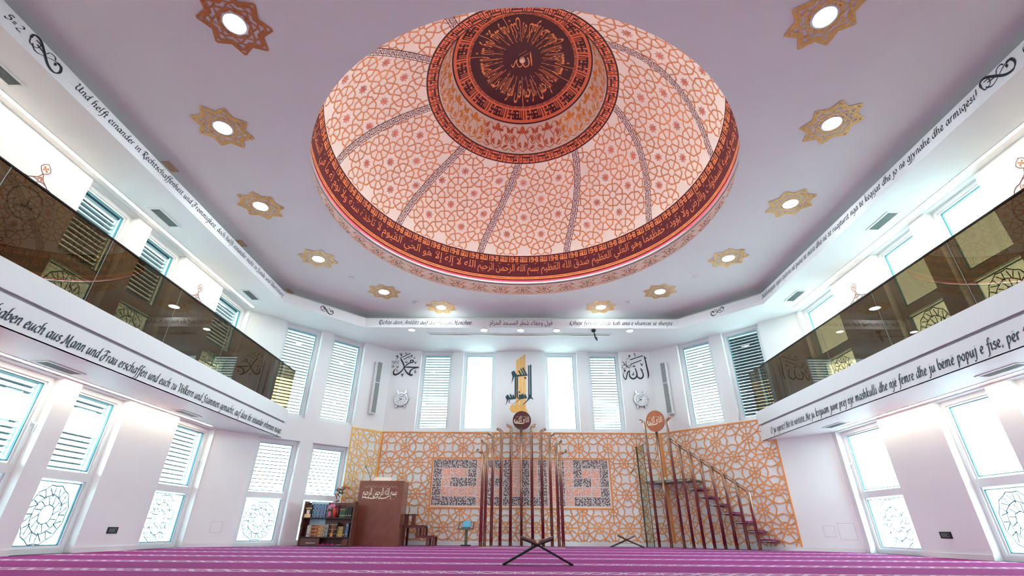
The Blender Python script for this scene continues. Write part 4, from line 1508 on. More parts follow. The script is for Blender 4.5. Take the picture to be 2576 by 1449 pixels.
# key ring: orange ground with dark gaps
NK = 18
kufic_ring(rg, [r.replace('#', 'x').replace('.', '#').replace('x', '.') for r in [a+'..'+b for a, b in zip(K_ALLAH, K_HU)]], NK, lambda u, v, w: Fc(u, v, w), math.radians(-6), 2*PI/NK, 1.50, -.215, .0055)
rg.build('key_ring', D_salmon, cap)
ch = MB()
NC = 40
for k in range(NC):
    u = 2*PI*k/NC
    d_ = 2*PI/NC
    for (a, b, r0, r1) in ((.02, .62, 1.195, 1.207), (.02, .62, 1.222, 1.234)):
        ch.quad(Fc(u+a*d_, r0, .005), Fc(u+b*d_, r0, .005), Fc(u+b*d_, r1, .005), Fc(u+a*d_, r1, .005))
    for a in (.0, .12, .55, .70, .85):
        ch.quad(Fc(u+a*d_, 1.192, .0054), Fc(u+(a+.07)*d_, 1.192, .0054), Fc(u+(a+.19)*d_, 1.237, .0054), Fc(u+(a+.12)*d_, 1.237, .0054))
ch.build('chain_ring', D_salmon, cap)
tx = MB()
SUR = ['قل هو الله أحد', 'الله الصمد', 'لم يلد ولم يولد', 'ولم يكن له كفوا أحد', 'صدق الله العظيم', 'بسم الله الرحمن الرحيم']
tot = sum(len(a) for a in SUR)
cur = 0
for a in SUR:
    span = 2*PI*len(a)/tot
    # tops of the letters point to the centre
    arabic(tx, a, lambda u, v, w: Fc(u, 1.10-v, w), PI-cur-span+.02+PI, PI-cur-.02+PI, -.04, .60, .005, ylo=-.28, yhi=.78)
    n = int(span/.16)
    for k in range(n):
        u = PI-cur-span*(k+.5)/n+PI
        for rr in (.58+.1*math.sin(k*2.1), .86+.08*math.cos(k*1.3)):
            ribbon(tx, [(u, rr), (u+.03, rr+.05)], .012, lambda p, q_, w: Fc(p, q_, w), .0055+k*.00003)
    cur += span
for k in range(26):
    u = 2*PI*k/26+.05*math.sin(k*5)
    ribbon(tx, [(u, .46), (u+.01, .50), (u+.02, .88)], [.035, .020, .008], lambda p, q_, w: Fc(p, q_, w), .0062+k*.00003)
tx.build('radial_script', D_orange, cap)
ct = MB()
def Fk(u, v, w):                   # flat frame at the crown, upright when seen from the entrance
    return (DCX+u, DCY-v, 10.05-w)
def Fk2(u, v, w):
    r = math.hypot(u, v)
    return (DCX+u, DCY-v, capz(max(.03, r))-.006-w)
for pts, wd in (([(.18, .20), (.20, .05), (.23, -.17)], [.012, .03, .012]),
                ([(.12, .04), (.16, -.06), (.15, -.16), (.07, -.20), (.02, -.12), (.0, .0)], .024),
                ([(.02, -.10), (-.02, -.19), (-.09, -.19), (-.13, -.08), (-.12, -.02), (-.17, -.10), (-.21, -.21), (-.25, -.14)], .020),
                ([(-.08, .10), (.10, .22)], .008), ([(-.04, .04), (.14, .15)], .008)):
    P = smooth_pts(pts, 6) if len(pts) > 2 else pts
    if isinstance(wd, list):
        wd = [.012+(.03-.012)*math.sin(PI*k/(len(P)-1)) for k in range(len(P))]
    ribbon(ct, P, wd, Fk2, .001)
ct.build('crown_script', D_orange, cap)
kb = MB(); kb.lathe([(0, 10.0), (.05, 10.005), (.068, 10.04), (.06, 10.10)], 24, (DCX, DCY))
kb.build('crown_knob', D_knob, cap, True)
# ================================================================ wall lattice (12-fold rosettes on a square grid)
LA, LV = .824, .806
def lattice_segments():
    """unit cell segments; period 1; rosettes at (0,0) and, turned by 90 degrees, at (.5,.5)"""
    segs = []
    def add(p, q_): segs.append((p, q_))
    for (cx_, cy_, rot) in ((0, 0, 0), (.5, .5, PI/2)):
        def P(r, deg): 
            t = math.radians(deg)+rot
            return (cx_+r*math.cos(t), cy_+r*math.sin(t))
        for k in range(6):
            add(P(0, 30+60*k), P(.364, 30+60*k))
            add(P(.163, 60*k), P(.163, 60*k+60))
        for d in (60, 120, 240, 300):
            add(P(.163, d), P(.364, d))
        ringp = [P(.375 if d in (0, 180) else .364, d) for d in range(0, 360, 30)]
        for a, b in zip(ringp, ringp[1:]+ringp[:1]):
            add(a, b)
    dpts = [(0, .364), (.136, .5), (0, .636), (-.136, .5)]
    for a, b in zip(dpts, dpts[1:]+dpts[:1]):
        add(a, b)
    # drop duplicates shared by neighbours
    seen, out = set(), []
    for p, q_ in segs:
        m = (round(((p[0]+q_[0])/2) % 1, 2) % 1, round(((p[1]+q_[1])/2) % 1, 2) % 1)
        L = round(math.hypot(p[0]-q_[0], p[1]-q_[1]), 1)
        out.append((p, q_))
    return out
SEG = lattice_segments()

def clip_rect(p, q_, x0, x1, y0, y1):
    t0, t1 = 0.0, 1.0
    dx, dy = q_[0]-p[0], q_[1]-p[1]
    for pp, qq in ((-dx, p[0]-x0), (dx, x1-p[0]), (-dy, p[1]-y0), (dy, y1-p[1])):
        if abs(pp) < 1e-12:
            if qq < 0: return None
        else:
            t = qq/pp
            if pp < 0: t0 = max(t0, t)
            else: t1 = min(t1, t)
    if t0 >= t1: return None
    return (p[0]+dx*t0, p[1]+dy*t0), (p[0]+dx*t1, p[1]+dy*t1)

def lattice(F, u0, u1, v0, v1, ou, ov, holes, m, label, frame=(1, 1, 1, 0), wd=.024):
    mb = MB()
    k = 0
    seen = set()
    for i in range(int((u0-ou)/LA)-2, int((u1-ou)/LA)+2):
        for j in range(int((v0-ov)/LV)-2, int((v1-ov)/LV)+2):
            for p, q_ in SEG:
                a = (ou+(i+p[0])*LA, ov+(j+p[1])*LV)
                b = (ou+(i+q_[0])*LA, ov+(j+q_[1])*LV)
                r_ = clip_rect(a, b, u0, u1, v0, v1)
                if not r_: continue
                a, b = r_
                key = tuple(sorted(((round(a[0]/.03), round(a[1]/.03)), (round(b[0]/.03), round(b[1]/.03)))))
                if key in seen: continue
                seen.add(key)
                pieces = [(a, b)]
                for (hx0, hx1, hy0, hy1) in holes:
                    new = []
                    for (c, d) in pieces:
                        ins = clip_rect(c, d, hx0, hx1, hy0, hy1)
                        if not ins:
                            new.append((c, d)); continue
                        e, f_ = ins
                        if math.hypot(e[0]-c[0], e[1]-c[1]) > .004: new.append((c, e))
                        if math.hypot(d[0]-f_[0], d[1]-f_[1]) > .004: new.append((f_, d))
                    pieces = new
                for c, d in pieces:
                    L = math.hypot(d[0]-c[0], d[1]-c[1])
                    if L < .006: continue
                    ribbon(mb, [c, d], wd, F, .013+(k % 60)*.00003, edge=.010)
                    k += 1
    root = empty('wall_lattice', F((u0+u1)/2, v0, 0), label, 'wall lattice', 'orange lattice screens')
    mb.build('lattice_bars', m, root)
    fb = MB()
    t = .034
    if frame[0]: fb.box(u0, u1, v1-t, v1, .002, .017, F)
    if frame[1]: fb.box(u0, u0+t, v0, v1-t, .002, .017, F)
    if frame[2]: fb.box(u1-t, u1, v0, v1-t, .002, .017, F)
    for (hx0, hx1, hy0, hy1) in holes:
        ring(fb, F, hx0-.02, hx1+.02, hy0-.02, hy1+.02, .04, .002, .018)
    fb.build('border', m, root)
    return root
lattice(F_back, XL+.012, XR-.012, .10, 2.872, -3.136, 2.442, [(-2.315, 2.635, .885, 2.155)], M_orange, 'orange rosette lattice on the back wall round the kufic panel')
lattice(F_A, -.945, -.012, .10, 2.872, -.70, 2.43, [], M_orange2, 'narrow golden rosette lattice on the left angled wall behind the lectern')
lattice(F_B, .012, 3.03, .075, 2.872, 1.548, 2.455, [], M_orange, 'orange rosette lattice on the right angled wall behind the stair pulpit')

# ================================================================ kufic panel
kp = empty('kufic_panel', (0.16, YB, .9), 'long white panel of black and salmon square kufic lettering behind the poles', 'panel')
b = MB(); b.box(-2.30, 2.62, .90, 2.14, .0, .008, F_back); b.build('ground', M_kwhite, kp)
COLS = ["BBBBB", "BOOOB", "BOBOB", "BOBOB", "BBBOB", "OOOOO", "BOBBB", "BOBOB", "BBBBB", "OOOOB", "BBBBB", "OOOOB", "BBBBB", "OOOOO", "BBBBB", "OOOOO", "BBBOB", "BOBOB", "BOOOB", "BBBBB"]
cw, chh = 4.86/20, 1.185/5
U0, V1 = -2.27, 2.113
def kblock(seed):
    """maze-like square kufic block on an 11x11 grid"""
    rr = random.Random(seed)
    n = 6
    g = [[0]*11 for _ in range(11)]
    for x in range(n):
        for y in range(n):
            g[2*y][2*x] = 1
    par = {(x, y): (x, y) for x in range(n) for y in range(n)}
    def find(a):
        while par[a] != a:
            a = par[a]
        return a
    ed = [((x, y), (x+1, y)) for x in range(n-1) for y in range(n)]+[((x, y), (x, y+1)) for x in range(n) for y in range(n-1)]
    rr.shuffle(ed)
    ed.sort(key=lambda e: rr.random()*(.75 if e[0][0] == e[1][0] else 1.1))
    cnt = 0
    deg = {}
    for a, c in ed:
        if find(a) != find(c) and cnt < 29 and deg.get(a, 0) < 3 and deg.get(c, 0) < 3:
            par[find(a)] = find(c)
            deg[a] = deg.get(a, 0)+1
            deg[c] = deg.get(c, 0)+1
            g[a[1]+c[1]][a[0]+c[0]] = 1
            cnt += 1
    return g
for ci, colr in enumerate(COLS):
    for ri, ch_ in enumerate(colr):
        g = kblock(ci*17+ri*101+3)
        mb = MB()
        x0, y1 = U0+ci*cw, V1-ri*chh
        px, py = cw/12.2, chh/12.2
        for y in range(11):
            x = 0
            while x < 11:
                if g[y][x]:
                    e = x
                    while e < 11 and g[y][e]: e += 1
                    if e-x > 1 or not ((y and g[y-1][x]) or (y < 10 and g[y+1][x])):
                        mb.quad(F_back(x0+x*px, y1-(y+1)*py, .0102), F_back(x0+e*px, y1-(y+1)*py, .0102), F_back(x0+e*px, y1-y*py, .0102), F_back(x0+x*px, y1-y*py, .0102))
                    x = e
                else:
                    x += 1
        for x in range(11):
            y = 0
            while y < 11:
                if g[y][x]:
                    e = y
                    while e < 11 and g[e][x]: e += 1
                    if e-y > 1:
                        mb.quad(F_back(x0+x*px, y1-e*py, .0106), F_back(x0+(x+1)*px, y1-e*py, .0106), F_back(x0+(x+1)*px, y1-y*py, .0106), F_back(x0+x*px, y1-y*py, .0106))
                    y = e
                else:
                    y += 1
        mb.build('letter_block', M_kblack if ch_ == 'B' else M_ksalmon, kp)

# ================================================================ calligraphy on the back wall
def calli(mb, strokes, conv, F, w0=.012):
    for i, (pts, wd) in enumerate(strokes):
        P = smooth_pts(pts, 7) if len(pts) > 2 else pts
        n = len(P)
        if isinstance(wd, tuple):
            k = len(wd)-1
            ws = []
            for j in range(n):
                f_ = j/(n-1)*k
                a = min(k-1, int(f_))
                ws.append(wd[a]+(wd[a+1]-wd[a])*(f_-a))
        else:
            ws = [wd]*n
        Q_ = [conv(*p) for p in P]
        sc_ = conv.k
        ribbon(mb, Q_, [x*sc_ for x in ws], F, w0+i*.0002, edge=.010)
class Conv:
    def __init__(s, x0, y0, u0, v0, kx, ky, sk):
        s.a = (x0, y0, u0, v0, kx, ky, sk); s.k = (kx+ky)/2
    def __call__(s, x, y):
        x0, y0, u0, v0, kx, ky, sk = s.a
        return (u0+(x-x0+sk*(y-y0))*kx, v0-(y-y0)*ky)
cm = Conv(55, 170, -3.888, 5.283, .001212, .001244, .11)
MU = [([(555, 375), (600, 375), (620, 410), (580, 435), (545, 420), (545, 385), (570, 372)], 24),
      ([(560, 430), (500, 455), (440, 500), (392, 560)], (14, 26, 24, 10)),
      ([(295, 345), (345, 430), (375, 510), (390, 590), (440, 680), (510, 735), (560, 755), (600, 740)], (30, 34, 30, 22, 30, 44, 46, 20)),
      ([(385, 560), (480, 553), (620, 558), (755, 560)], (14, 30, 34, 36)),
      ([(690, 578), (600, 600), (540, 650), (525, 720), (560, 755)], (8, 24, 30, 26, 16)),
      ([(378, 545), (340, 625), (250, 710), (160, 748), (115, 715), (122, 650), (165, 592)], (10, 22, 36, 42, 36, 22, 6)),
      ([(280, 325), (540, 190)], 13), ([(370, 355), (535, 265)], 13),
      ([(270, 195), (290, 215), (305, 262), (325, 215), (355, 195)], (10, 14, 12, 8, 5)),
      ([(170, 280), (200, 262), (218, 290), (195, 330), (165, 345)], (18, 22, 18, 10, 4)),
      ([(430, 180), (450, 205), (425, 215), (412, 200), (430, 182)], 8),
      ([(575, 235), (592, 255), (570, 268), (560, 250), (590, 262), (560, 305), (500, 332)], (10, 10, 9, 9, 8, 7, 4)),
      ([(625, 300), (632, 325), (655, 322), (658, 305)], 8),
      ([(640, 415), (660, 430), (672, 462), (685, 425), (708, 408)], (8, 12, 10, 7, 4)),
      ([(410, 410), (415, 435), (432, 435), (434, 410), (436, 436), (452, 436), (456, 405)], 7),
      ([(205, 615), (195, 645), (205, 668), (225, 660)], 9),
      ([(305, 725), (325, 740), (335, 785), (350, 735), (380, 718)], (9, 13, 11, 8, 4)),
      ([(650, 635), (668, 645), (645, 690), (672, 690), (685, 668)], 8)]
rr = random.Random(5)
for k in range(34):
    x, y = 75+rr.random()*165, 380+rr.random()*185
    a = rr.random()*6.3
    MU.append(([(x, y), (x+14*math.cos(a), y+14*math.sin(a)), (x+22*math.cos(a+.8), y+22*math.sin(a+.8))], 5))
mb = MB()
calli(mb, MU, cm, F_back)
thing1(mb, 'wall_calligraphy', M_black, 'black raised Arabic name with crossing sweeps above the left clock', 'calligraphy', 'raised Arabic wall names')
ca = Conv(90, 120, 3.32, 5.306, .00127, .001315, -.12)
AL = [([(630, 205), (655, 270), (700, 470), (735, 650), (722, 745)], (10, 22, 30, 30, 8)), ([(640, 222), (670, 245), (700, 268)], (20, 16, 3)),
      ([(545, 500), (585, 580), (612, 660), (590, 725), (535, 745), (480, 710), (455, 650)], (14, 24, 30, 34, 36, 26, 12)), ([(552, 515), (585, 540), (610, 555)], (18, 12, 3)),
      ([(415, 500), (445, 580), (460, 660), (430, 725), (365, 752), (305, 720), (278, 640), (285, 555)], (14, 24, 26, 30, 36, 30, 20, 14)),
      ([(288, 555), (240, 600), (215, 690), (195, 765), (150, 725), (125, 640)], (14, 22, 24, 22, 18, 8)),
      ([(290, 298), (605, 190)], 18), ([(305, 405), (565, 305)], 17),
      ([(535, 385), (562, 400), (580, 442), (592, 402), (615, 385)], (10, 14, 12, 10, 5)),
      ([(382, 128), (408, 160), (412, 195), (400, 222)], (10, 13, 10, 4)),
      ([(270, 175), (290, 200), (262, 212), (255, 190), (285, 205), (265, 250), (205, 285)], (9, 10, 9, 9, 8, 8, 4)),
      ([(150, 535), (180, 550), (160, 570), (142, 555), (185, 560), (150, 610), (112, 640)], (10, 12, 11, 10, 9, 8, 4)),
      ([(352, 635), (345, 655), (365, 668), (382, 650), (368, 600)], 10),
      ([(362, 440), (370, 465), (385, 465), (388, 432), (392, 465), (410, 462), (414, 440)], 9),
      ([(100, 340), (150, 380), (190, 440), (230, 460)], 10), ([(190, 330), (200, 400), (215, 470)], 8), ([(100, 430), (98, 480), (140, 505), (200, 490), (250, 440), (300, 430), (320, 450), (270, 480), (235, 470)], 8),
      ([(125, 420), (150, 410), (150, 440), (125, 435)], 6), ([(235, 350), (262, 345)], 5), ([(258, 505), (292, 500)], 7)]
mb = MB()
calli(mb, AL, ca, F_back)
thing1(mb, 'wall_calligraphy', M_black, 'black raised Arabic name with tall upright stroke above the right clock', 'calligraphy', 'raised Arabic wall names')
# basmala in teal over ochre uprights
cb = Conv(60, 50, -.312, 5.254, .00243, .00247, 0)
bs = empty('wall_calligraphy', (.13, YB, 3.4), 'tall teal and ochre Arabic composition with purple dots between the two bright windows', 'calligraphy')
def polys(L, m, name, w):
    mb = MB()
    for k, P in enumerate(L):
        mb.prism([cb(*p) for p in P][::-1], .002, w+k*.0003, F_back)
    return mb.build(name, m, bs)
polys([[(195, 140), (230, 112), (230, 700), (195, 700)], [(238, 105), (270, 82), (270, 700), (238, 700)], [(278, 76), (313, 48), (313, 735), (342, 790), (278, 760)],
       [(115, 742), (128, 705), (165, 692), (195, 698), (200, 700), (278, 700), (280, 770), (180, 790), (140, 778)]], M_yel, 'ochre_strokes', .008)
polys([[(347, 207), (361, 198), (361, 600), (375, 625), (347, 610)], [(370, 198), (388, 188), (388, 600), (412, 628), (392, 622), (370, 606)],
       [(178, 350), (195, 345), (195, 610), (178, 625)], [(200, 350), (217, 345), (217, 600), (240, 620), (215, 618), (200, 600)],
       [(285, 225), (337, 325), (320, 335), (270, 240)], [(258, 238), (305, 322), (290, 332), (248, 252)], [(232, 262), (270, 326), (252, 332), (222, 276)], [(135, 290), (170, 268), (205, 325), (340, 318), (335, 335), (170, 350), (150, 400), (138, 435), (150, 350)],
       [(360, 570), (372, 570), (372, 610), (300, 680), (265, 700), (330, 640)], [(300, 560), (316, 575), (330, 612), (250, 625), (150, 690), (130, 670), (150, 688), (230, 632), (300, 606)],
       [(262, 570), (282, 556), (300, 600), (255, 628), (236, 575)], [(228, 565), (242, 575), (250, 622), (232, 626)], [(150, 580), (165, 570), (180, 612), (160, 625)], [(115, 572), (130, 562), (158, 618), (140, 628)],
       [(65, 598), (92, 568), (125, 612), (190, 606), (180, 622), (100, 632), (82, 650), (70, 700), (85, 640)]], M_teal, 'teal_strokes', .011)
mb = MB()
for k, (x, y, r_) in enumerate(((310, 363, 13), (235, 540, 10), (112, 645, 7), (112, 662, 7))):
    u, v = cb(x, y)
    mb.prism([(u+r_*.00245*math.cos(2*PI*q_/18), v+r_*.00245*math.sin(2*PI*q_/18)) for q_ in range(18)], .002, .016, F_back)
mb.build('purple_dots', M_purple, bs)

# ================================================================ clocks
def clock(u, v, label):
    r = empty('wall_clock', F_back(u, v, 0), label, 'clock', 'watch-shaped wall clocks')
    Fc_ = lambda x, y, z: F_back(u+x, v+y, z)
    def rot(prof, n=40):
        mb = MB()
        for (ra, za), (rb, zb) in zip(prof, prof[1:]):
            for k in range(n):
                a, b = 2*PI*k/n, 2*PI*(k+1)/n
                mb.quad(Fc_(ra*math.cos(a), ra*math.sin(a), za), Fc_(ra*math.cos(b), ra*math.sin(b), za), Fc_(rb*math.cos(b), rb*math.sin(b), zb), Fc_(rb*math.cos(a), rb*math.sin(a), zb))
        return mb
    rot([(.205, .005), (.205, .045), (.195, .06), (.178, .06), (.172, .05)]).build('case', M_chrome, r, True)
    d = MB(); d.disc((0, 0), .174, 40, Fc_, .050); dial = d.build('dial', M_dial, r)
    for sx in (-1, 1):
        for sy in (-1, 1):
            lg = MB()
            P = [(sx*.085, sy*.18), (sx*.125, sy*.17), (sx*.145, sy*.215), (sx*.135, sy*.262), (sx*.105, sy*.262), (sx*.10, sy*.215)]
            if sx*sy < 0: P = P[::-1]
            lg.prism(P, .008, .05, Fc_)
            lg.build('lug', M_chrome, r)
    cr = MB()
    cr.tube([Fc_(.203, 0, .03), Fc_(.228, 0, .03)], .022, 14)
    cr.build('crown', M_chrome, r, True)
    nm = MB()
    for k, t in enumerate(['12', '1', '2', '3', '4', '5', '6', '7', '8', '9', '10', '11']):
        a = PI/2-k*PI/6
        x, y = .142*math.cos(a), .142*math.sin(a)
        wd = .014*len(t)
        arabic(nm, t, Fc_, x-wd, x+wd, y-.014, y+.014, .0508, raw=True, ylo=0, yhi=.7)
    ribbon(nm, [(-.055, .075), (.065, .080)], .013, Fc_, .0508)
    nm.build('numerals', M_dkblue, dial)
    for nme, a, L, wd, z in (('hour_hand', math.radians(160), .085, .018, .053), ('minute_hand', math.radians(214), .135, .012, .055), ('second_hand', math.radians(-90), .13, .004, .057)):
        h = MB()
        ribbon(h, [(-.03*math.cos(a), -.03*math.sin(a)), (L*.6*math.cos(a), L*.6*math.sin(a)), (L*math.cos(a), L*math.sin(a))], [wd, wd, wd*.3], Fc_, z)
        h.build(nme, M_dkblue, r)
clock(-3.41, 3.805, 'silver watch-shaped wall clock left of the blinds')
clock(3.725, 3.83, 'silver watch-shaped wall clock right of the blinds')

# ================================================================ column speakers, controls, access panels
def speaker(F, u, v0, v1, label):
    r = empty('column_speaker', F(u, v0, 0), label, 'speaker', 'slim column speakers')
    b = MB(); b.box(u-.085, u+.085, v0, v1, .03, .15, F); b.build('cabinet', M_vent, r)
    m_ = v0+(v1-v0)*.585
    for a, c in ((v0+.03, m_-.012), (m_+.012, v1-.03)):
        b = MB(); b.box(u-.068, u+.068, a, c, .15, .156, F); b.build('grille', M_spk, r)
    b = MB(); b.box(u-.03, u+.03, v0+.3, v0+.4, 0, .03, F); b.box(u-.03, u+.03, v1-.4, v1-.3, 0, .03, F); b.build('bracket', M_metal, r)
speaker(F_A, -.46, 3.29, 4.84, 'slim white column speaker with grey grilles on the left angled wall')
speaker(F_B, .46, 3.33, 4.86, 'slim white column speaker with grey grilles on the right angled wall')
def control(F, u0, u1, v0, v1, label):
    r = empty('control_panel', F((u0+u1)/2, v0, 0), label, 'control panel', 'black wall control panels')
    b = MB(); b.box(u0, u1, v0, v1, 0, .012, F); b.build('bezel', M_dark, r)
    b = MB(); b.box(u0+.03, u1-.03, v0+.018, v1-.018, .012, .014, F); b.build('display', mat('lcd_grey', lin(92, 108, 102), .3), r)
    b = MB(); b.disc((u1-.055, (v0+v1)/2), .016, 16, F, .0155); b.build('knob', M_dark, r)
control(F_L, 8.72, 8.945, .262, .36, 'black control panel with grey display low on the left wide pier')
control(F_R, -8.875, -8.645, .285, .383, 'black control panel with grey display low on the right wide pier')
def hatch(F, u0, u1, v0, v1, label):
    mb = MB()
    ring(mb, F, u0, u1, v0, v1, .005, .0005, .003)
    r = empty('access_hatch', F((u0+u1)/2, v0, 0), label, 'hatch', 'flush wall hatches')
    mb.build('joint', mat('hatch_joint', lin(196, 190, 192), .7), r)
    b = MB(); b.box(u0+.006, u1-.006, v0+.006, v1-.006, .0004, .002, F); b.build('cover', M_wall, r)
hatch(F_A, -3.79, -3.56, .27, .48, 'flush white wall hatch on the left angled corner')
hatch(F_B, 3.52, 3.735, .28, .49, 'small flush white hatch on the right angled corner')
hatch(F_B, 3.80, 4.11, .225, .54, 'larger flush white hatch on the right angled corner')

# ================================================================ painted medallions on the gallery walls
M_medr = mat('medallion_rust', lin(196, 110, 66), .6)
M_medm = mat('medallion_maroon', lin(120, 40, 50), .6)
def medallion(F, u, v, name_txt, label):
    r = empty('painted_medallion', F(u, v, 0), label, 'medallion', 'painted wall medallions')
    f = lambda x, y, w: F(u+x, v+y, w)
    a = MB()
    n = 96
    ribbon(a, [((.385+.022*abs(math.sin(8*t)))*math.cos(t), (.385+.022*abs(math.sin(8*t)))*math.sin(t)) for t in [2*PI*k/n for k in range(n)]], .012, f, .003, True)
    for sy in (1, -1):
        ribbon(a, smooth_pts([(-.10, sy*.395), (-.04, sy*.44), (0, sy*.52), (.04, sy*.44), (.10, sy*.395)], 5), .010, f, .0034)
        ribbon(a, [(0, sy*.52), (-.05, sy*.56), (-.075, sy*.61), (-.05, sy*.66), (0, sy*.70), (.05, sy*.66), (.075, sy*.61), (.05, sy*.56)], .010, f, .0036, True)
    a.build('outline', M_medm, r)
    b = MB()
    for k in range(16):
        t = 2*PI*k/16
        c = (.318*math.cos(t), .318*math.sin(t))
        P = []
        for q_ in range(15):
            w_ = q_*.55+t
            rr_ = .050*(1-q_/17)
            P.append((c[0]+rr_*math.cos(w_), c[1]+rr_*math.sin(w_)))
        ribbon(b, P, .011, f, .003+k*.00005)
    for sy in (1, -1):
        for t in range(4):
            an = PI/4+t*PI/2
            ribbon(b, [(0, sy*.61), (.045*math.cos(an), sy*.61+.045*math.sin(an))], [.006, .03], f, .004+t*.0001)
        ribbon(b, smooth_pts([(-.03, sy*.41), (0, sy*.46), (.03, sy*.41)], 4), .02, f, .0042)
    b.build('scroll_border', M_medr, r)
    c_ = MB()
    ribbon(c_, [(.235*math.cos(2*PI*k/64), .235*math.sin(2*PI*k/64)) for k in range(64)], .016, f, .0045, True)
    arabic(c_, name_txt, f, -.155, .155, -.11, .13, .0046)
    ribbon(c_, [(-.10, .15), (-.02, .17)], .008, f, .0047)
    ribbon(c_, [(-.05, -.16), (.06, -.15)], .008, f, .0047)
    c_.build('name_ring', M_black, r)
medallion(F_L, 5.14, 4.34, 'علي', 'painted wall medallion behind the nearest left balustrade glass')
medallion(F_L, 8.855, 4.335, 'عمر', 'painted wall medallion on the wide upper left pier farther back')
medallion(F_R, -8.745, 4.345, 'أبو بكر', 'painted wall medallion on the wide upper right pier farther back')
medallion(F_R, -5.05, 4.40, 'عثمان', 'painted wall medallion at the right picture edge')
# ================================================================ mihrab poles
MX, MY, MR = .165, 12.56, 1.0
ZT = {0: 2.89, 1: 3.00, 2: 2.87, 3: 2.70, 4: 2.46, 5: 2.17}
def bend_path(x, y, dx, dy, zt, L=.16):
    """upright rod that bends outwards near its top"""
    pts = [(x, y, 0), (x, y, zt-.10)]
    for k in range(1, 6):
        t = k/5*math.radians(62)
        r = .09
        pts.append((x+dx*r*(1-math.cos(t)), y+dy*r*(1-math.cos(t)), zt-.10+r*math.sin(t)))
    t = math.radians(62)
    ex, ez = pts[-1][0], pts[-1][2]
    ey = pts[-1][1]
    pts.append((ex+dx*L*math.sin(t), ey+dy*L*math.sin(t), ez+L*math.cos(t)))
    return pts
order = {1: 'next to the centre pole', 2: 'second out from the centre pole', 3: 'third out from the centre pole', 4: 'fourth out from the centre pole', 5: 'outermost and shortest'}
for k in range(-5, 6):
    a = math.radians(16.6*k)
    x, y = MX+MR*math.sin(a), MY+MR*math.cos(a)
    if k == 0:
        r = empty('mihrab_pole', (x, y, 0), 'centre bronze pole of the prayer niche carrying a round script disc', 'pole', 'bronze poles of the prayer niche')
        b = MB(); b.tube([(x, y, 0), (x, y, 2.93)], .036, 18); b.build('shaft', M_pole, r, True)
        b = MB(); b.tube([(x, y, 0), (x, y, .012)], .06, 20); b.build('base_plate', M_pole, r)
        Fd_ = lambda u, v, w: (x+.02+u, y-.02-w, 3.15+v)
        b = MB(); b.prism([(.262*math.cos(2*PI*q/48), .262*math.sin(2*PI*q/48)) for q in range(48)], -.012, .012, Fd_)
        dsc = b.build('disc', M_disc, r)
        b = MB()
        arabic(b, 'الله أكبر', Fd_, -.20, .20, -.10, .10, .014)
        ribbon(b, smooth_pts([(-.20, .03), (-.215, -.03), (-.17, -.075), (.0, -.085), (.07, -.06)], 6), .020, Fd_, .0145)
        for q in range(9):
            ribbon(b, [(-.17+q*.045, .085+.012*(q % 2)), (-.155+q*.045, .10+.012*(q % 2))], .010, Fd_, .0148)
        b.build('script', M_script, dsc)
        continue
    side = 'left' if k < 0 else 'right'
    r = empty('mihrab_pole', (x, y, 0), 'bronze bent-top pole of the prayer niche, %s on the %s' % (order[abs(k)], side), 'pole', 'bronze poles of the prayer niche')
    dx, dy = math.sin(a), math.cos(a)
    if abs(k) <= 2:
        dx, dy = math.copysign(.75, k), .3
    n = math.hypot(dx, dy)
    dx, dy = dx/n, dy/n
    b = MB(); b.tube(bend_path(x, y, dx, dy, ZT[abs(k)], .10 if abs(k) < 3 else .14), .040, 18); b.build('shaft', M_pole, r, True)
    b = MB(); b.tube([(x, y, 0), (x, y, .012)], .062, 20); b.build('base_plate', M_pole, r)

# ================================================================ minbar (stair pulpit) along the right angled wall
C17 = 17.0
def F_M(s, v, w):     # s along the front plane from x=XR, v up, w back towards the wall
    return (XR+(s+w)*S2, (C17-XR)-s*S2+w*S2, v)
mn = empty('minbar', F_M(.3, 0, .35), 'bronze tubular stair pulpit with magenta treads and round script disc', 'pulpit')
SP = [-.76, -.43, -.09, .15, .41, .66, .91, 1.17, 1.43, 1.67]
ZTM = [3.12, 3.0, 3.09, 2.37, 2.19, 1.985, 1.79, 1.60, 1.405, 1.21]
ZR0 = [None, None, None, 2.56, 2.36, 2.155, 1.96, 1.765, 1.565, 1.37]
RP = .036
def mtube(pts, r=RP, n=14):
    b = MB(); b.tube([F_M(*p) for p in pts], r, n); return b
def post_hook(s, zt, sg):
    pts = [(s, 0, 0), (s, zt-.1, 0)]
    for k in range(1, 6):
        t = k/5*math.radians(60)
        pts.append((s+sg*.09*(1-math.cos(t)), zt-.1+.09*math.sin(t), 0))
    e = pts[-1]
    pts.append((e[0]+sg*.10, e[1]+.055, 0))
    return pts
mtube(post_hook(SP[0], 3.12, -1)).build('post', M_pole, mn, True)
mtube([(SP[1], 0, 0), (SP[1], 2.8, 0)]).build('post', M_pole, mn, True)
mtube(post_hook(SP[2], 3.09, 1)).build('post', M_pole, mn, True)
for i in range(3, 10):
    s0, s1, z0, z1 = SP[i-1], SP[i], ZR0[i], ZTM[i]
    pts = [(s0, z0, 0), (s1-.075, z1+.035, 0), (s1-.03, z1+.005, 0), (s1-.004, z1-.06, 0), (s1, z1-.14, 0), (s1, 0, 0)]
    mtube(pts).build('railing_post', M_pole, mn, True)
for s in SP:
    b = MB(); b.tube([F_M(s, 0, 0), F_M(s, .01, 0)], .055, 16); b.build('foot_plate', M_pole, mn)
Fd2 = lambda u, v, w: F_M(-.405+u, 3.06+v, -.04-w)
b = MB(); b.prism([(.285*math.cos(2*PI*q/48), .285*math.sin(2*PI*q/48)) for q in range(48)], -.012, .012, Fd2)
dsc = b.build('disc', M_disc2, mn)
b = MB()
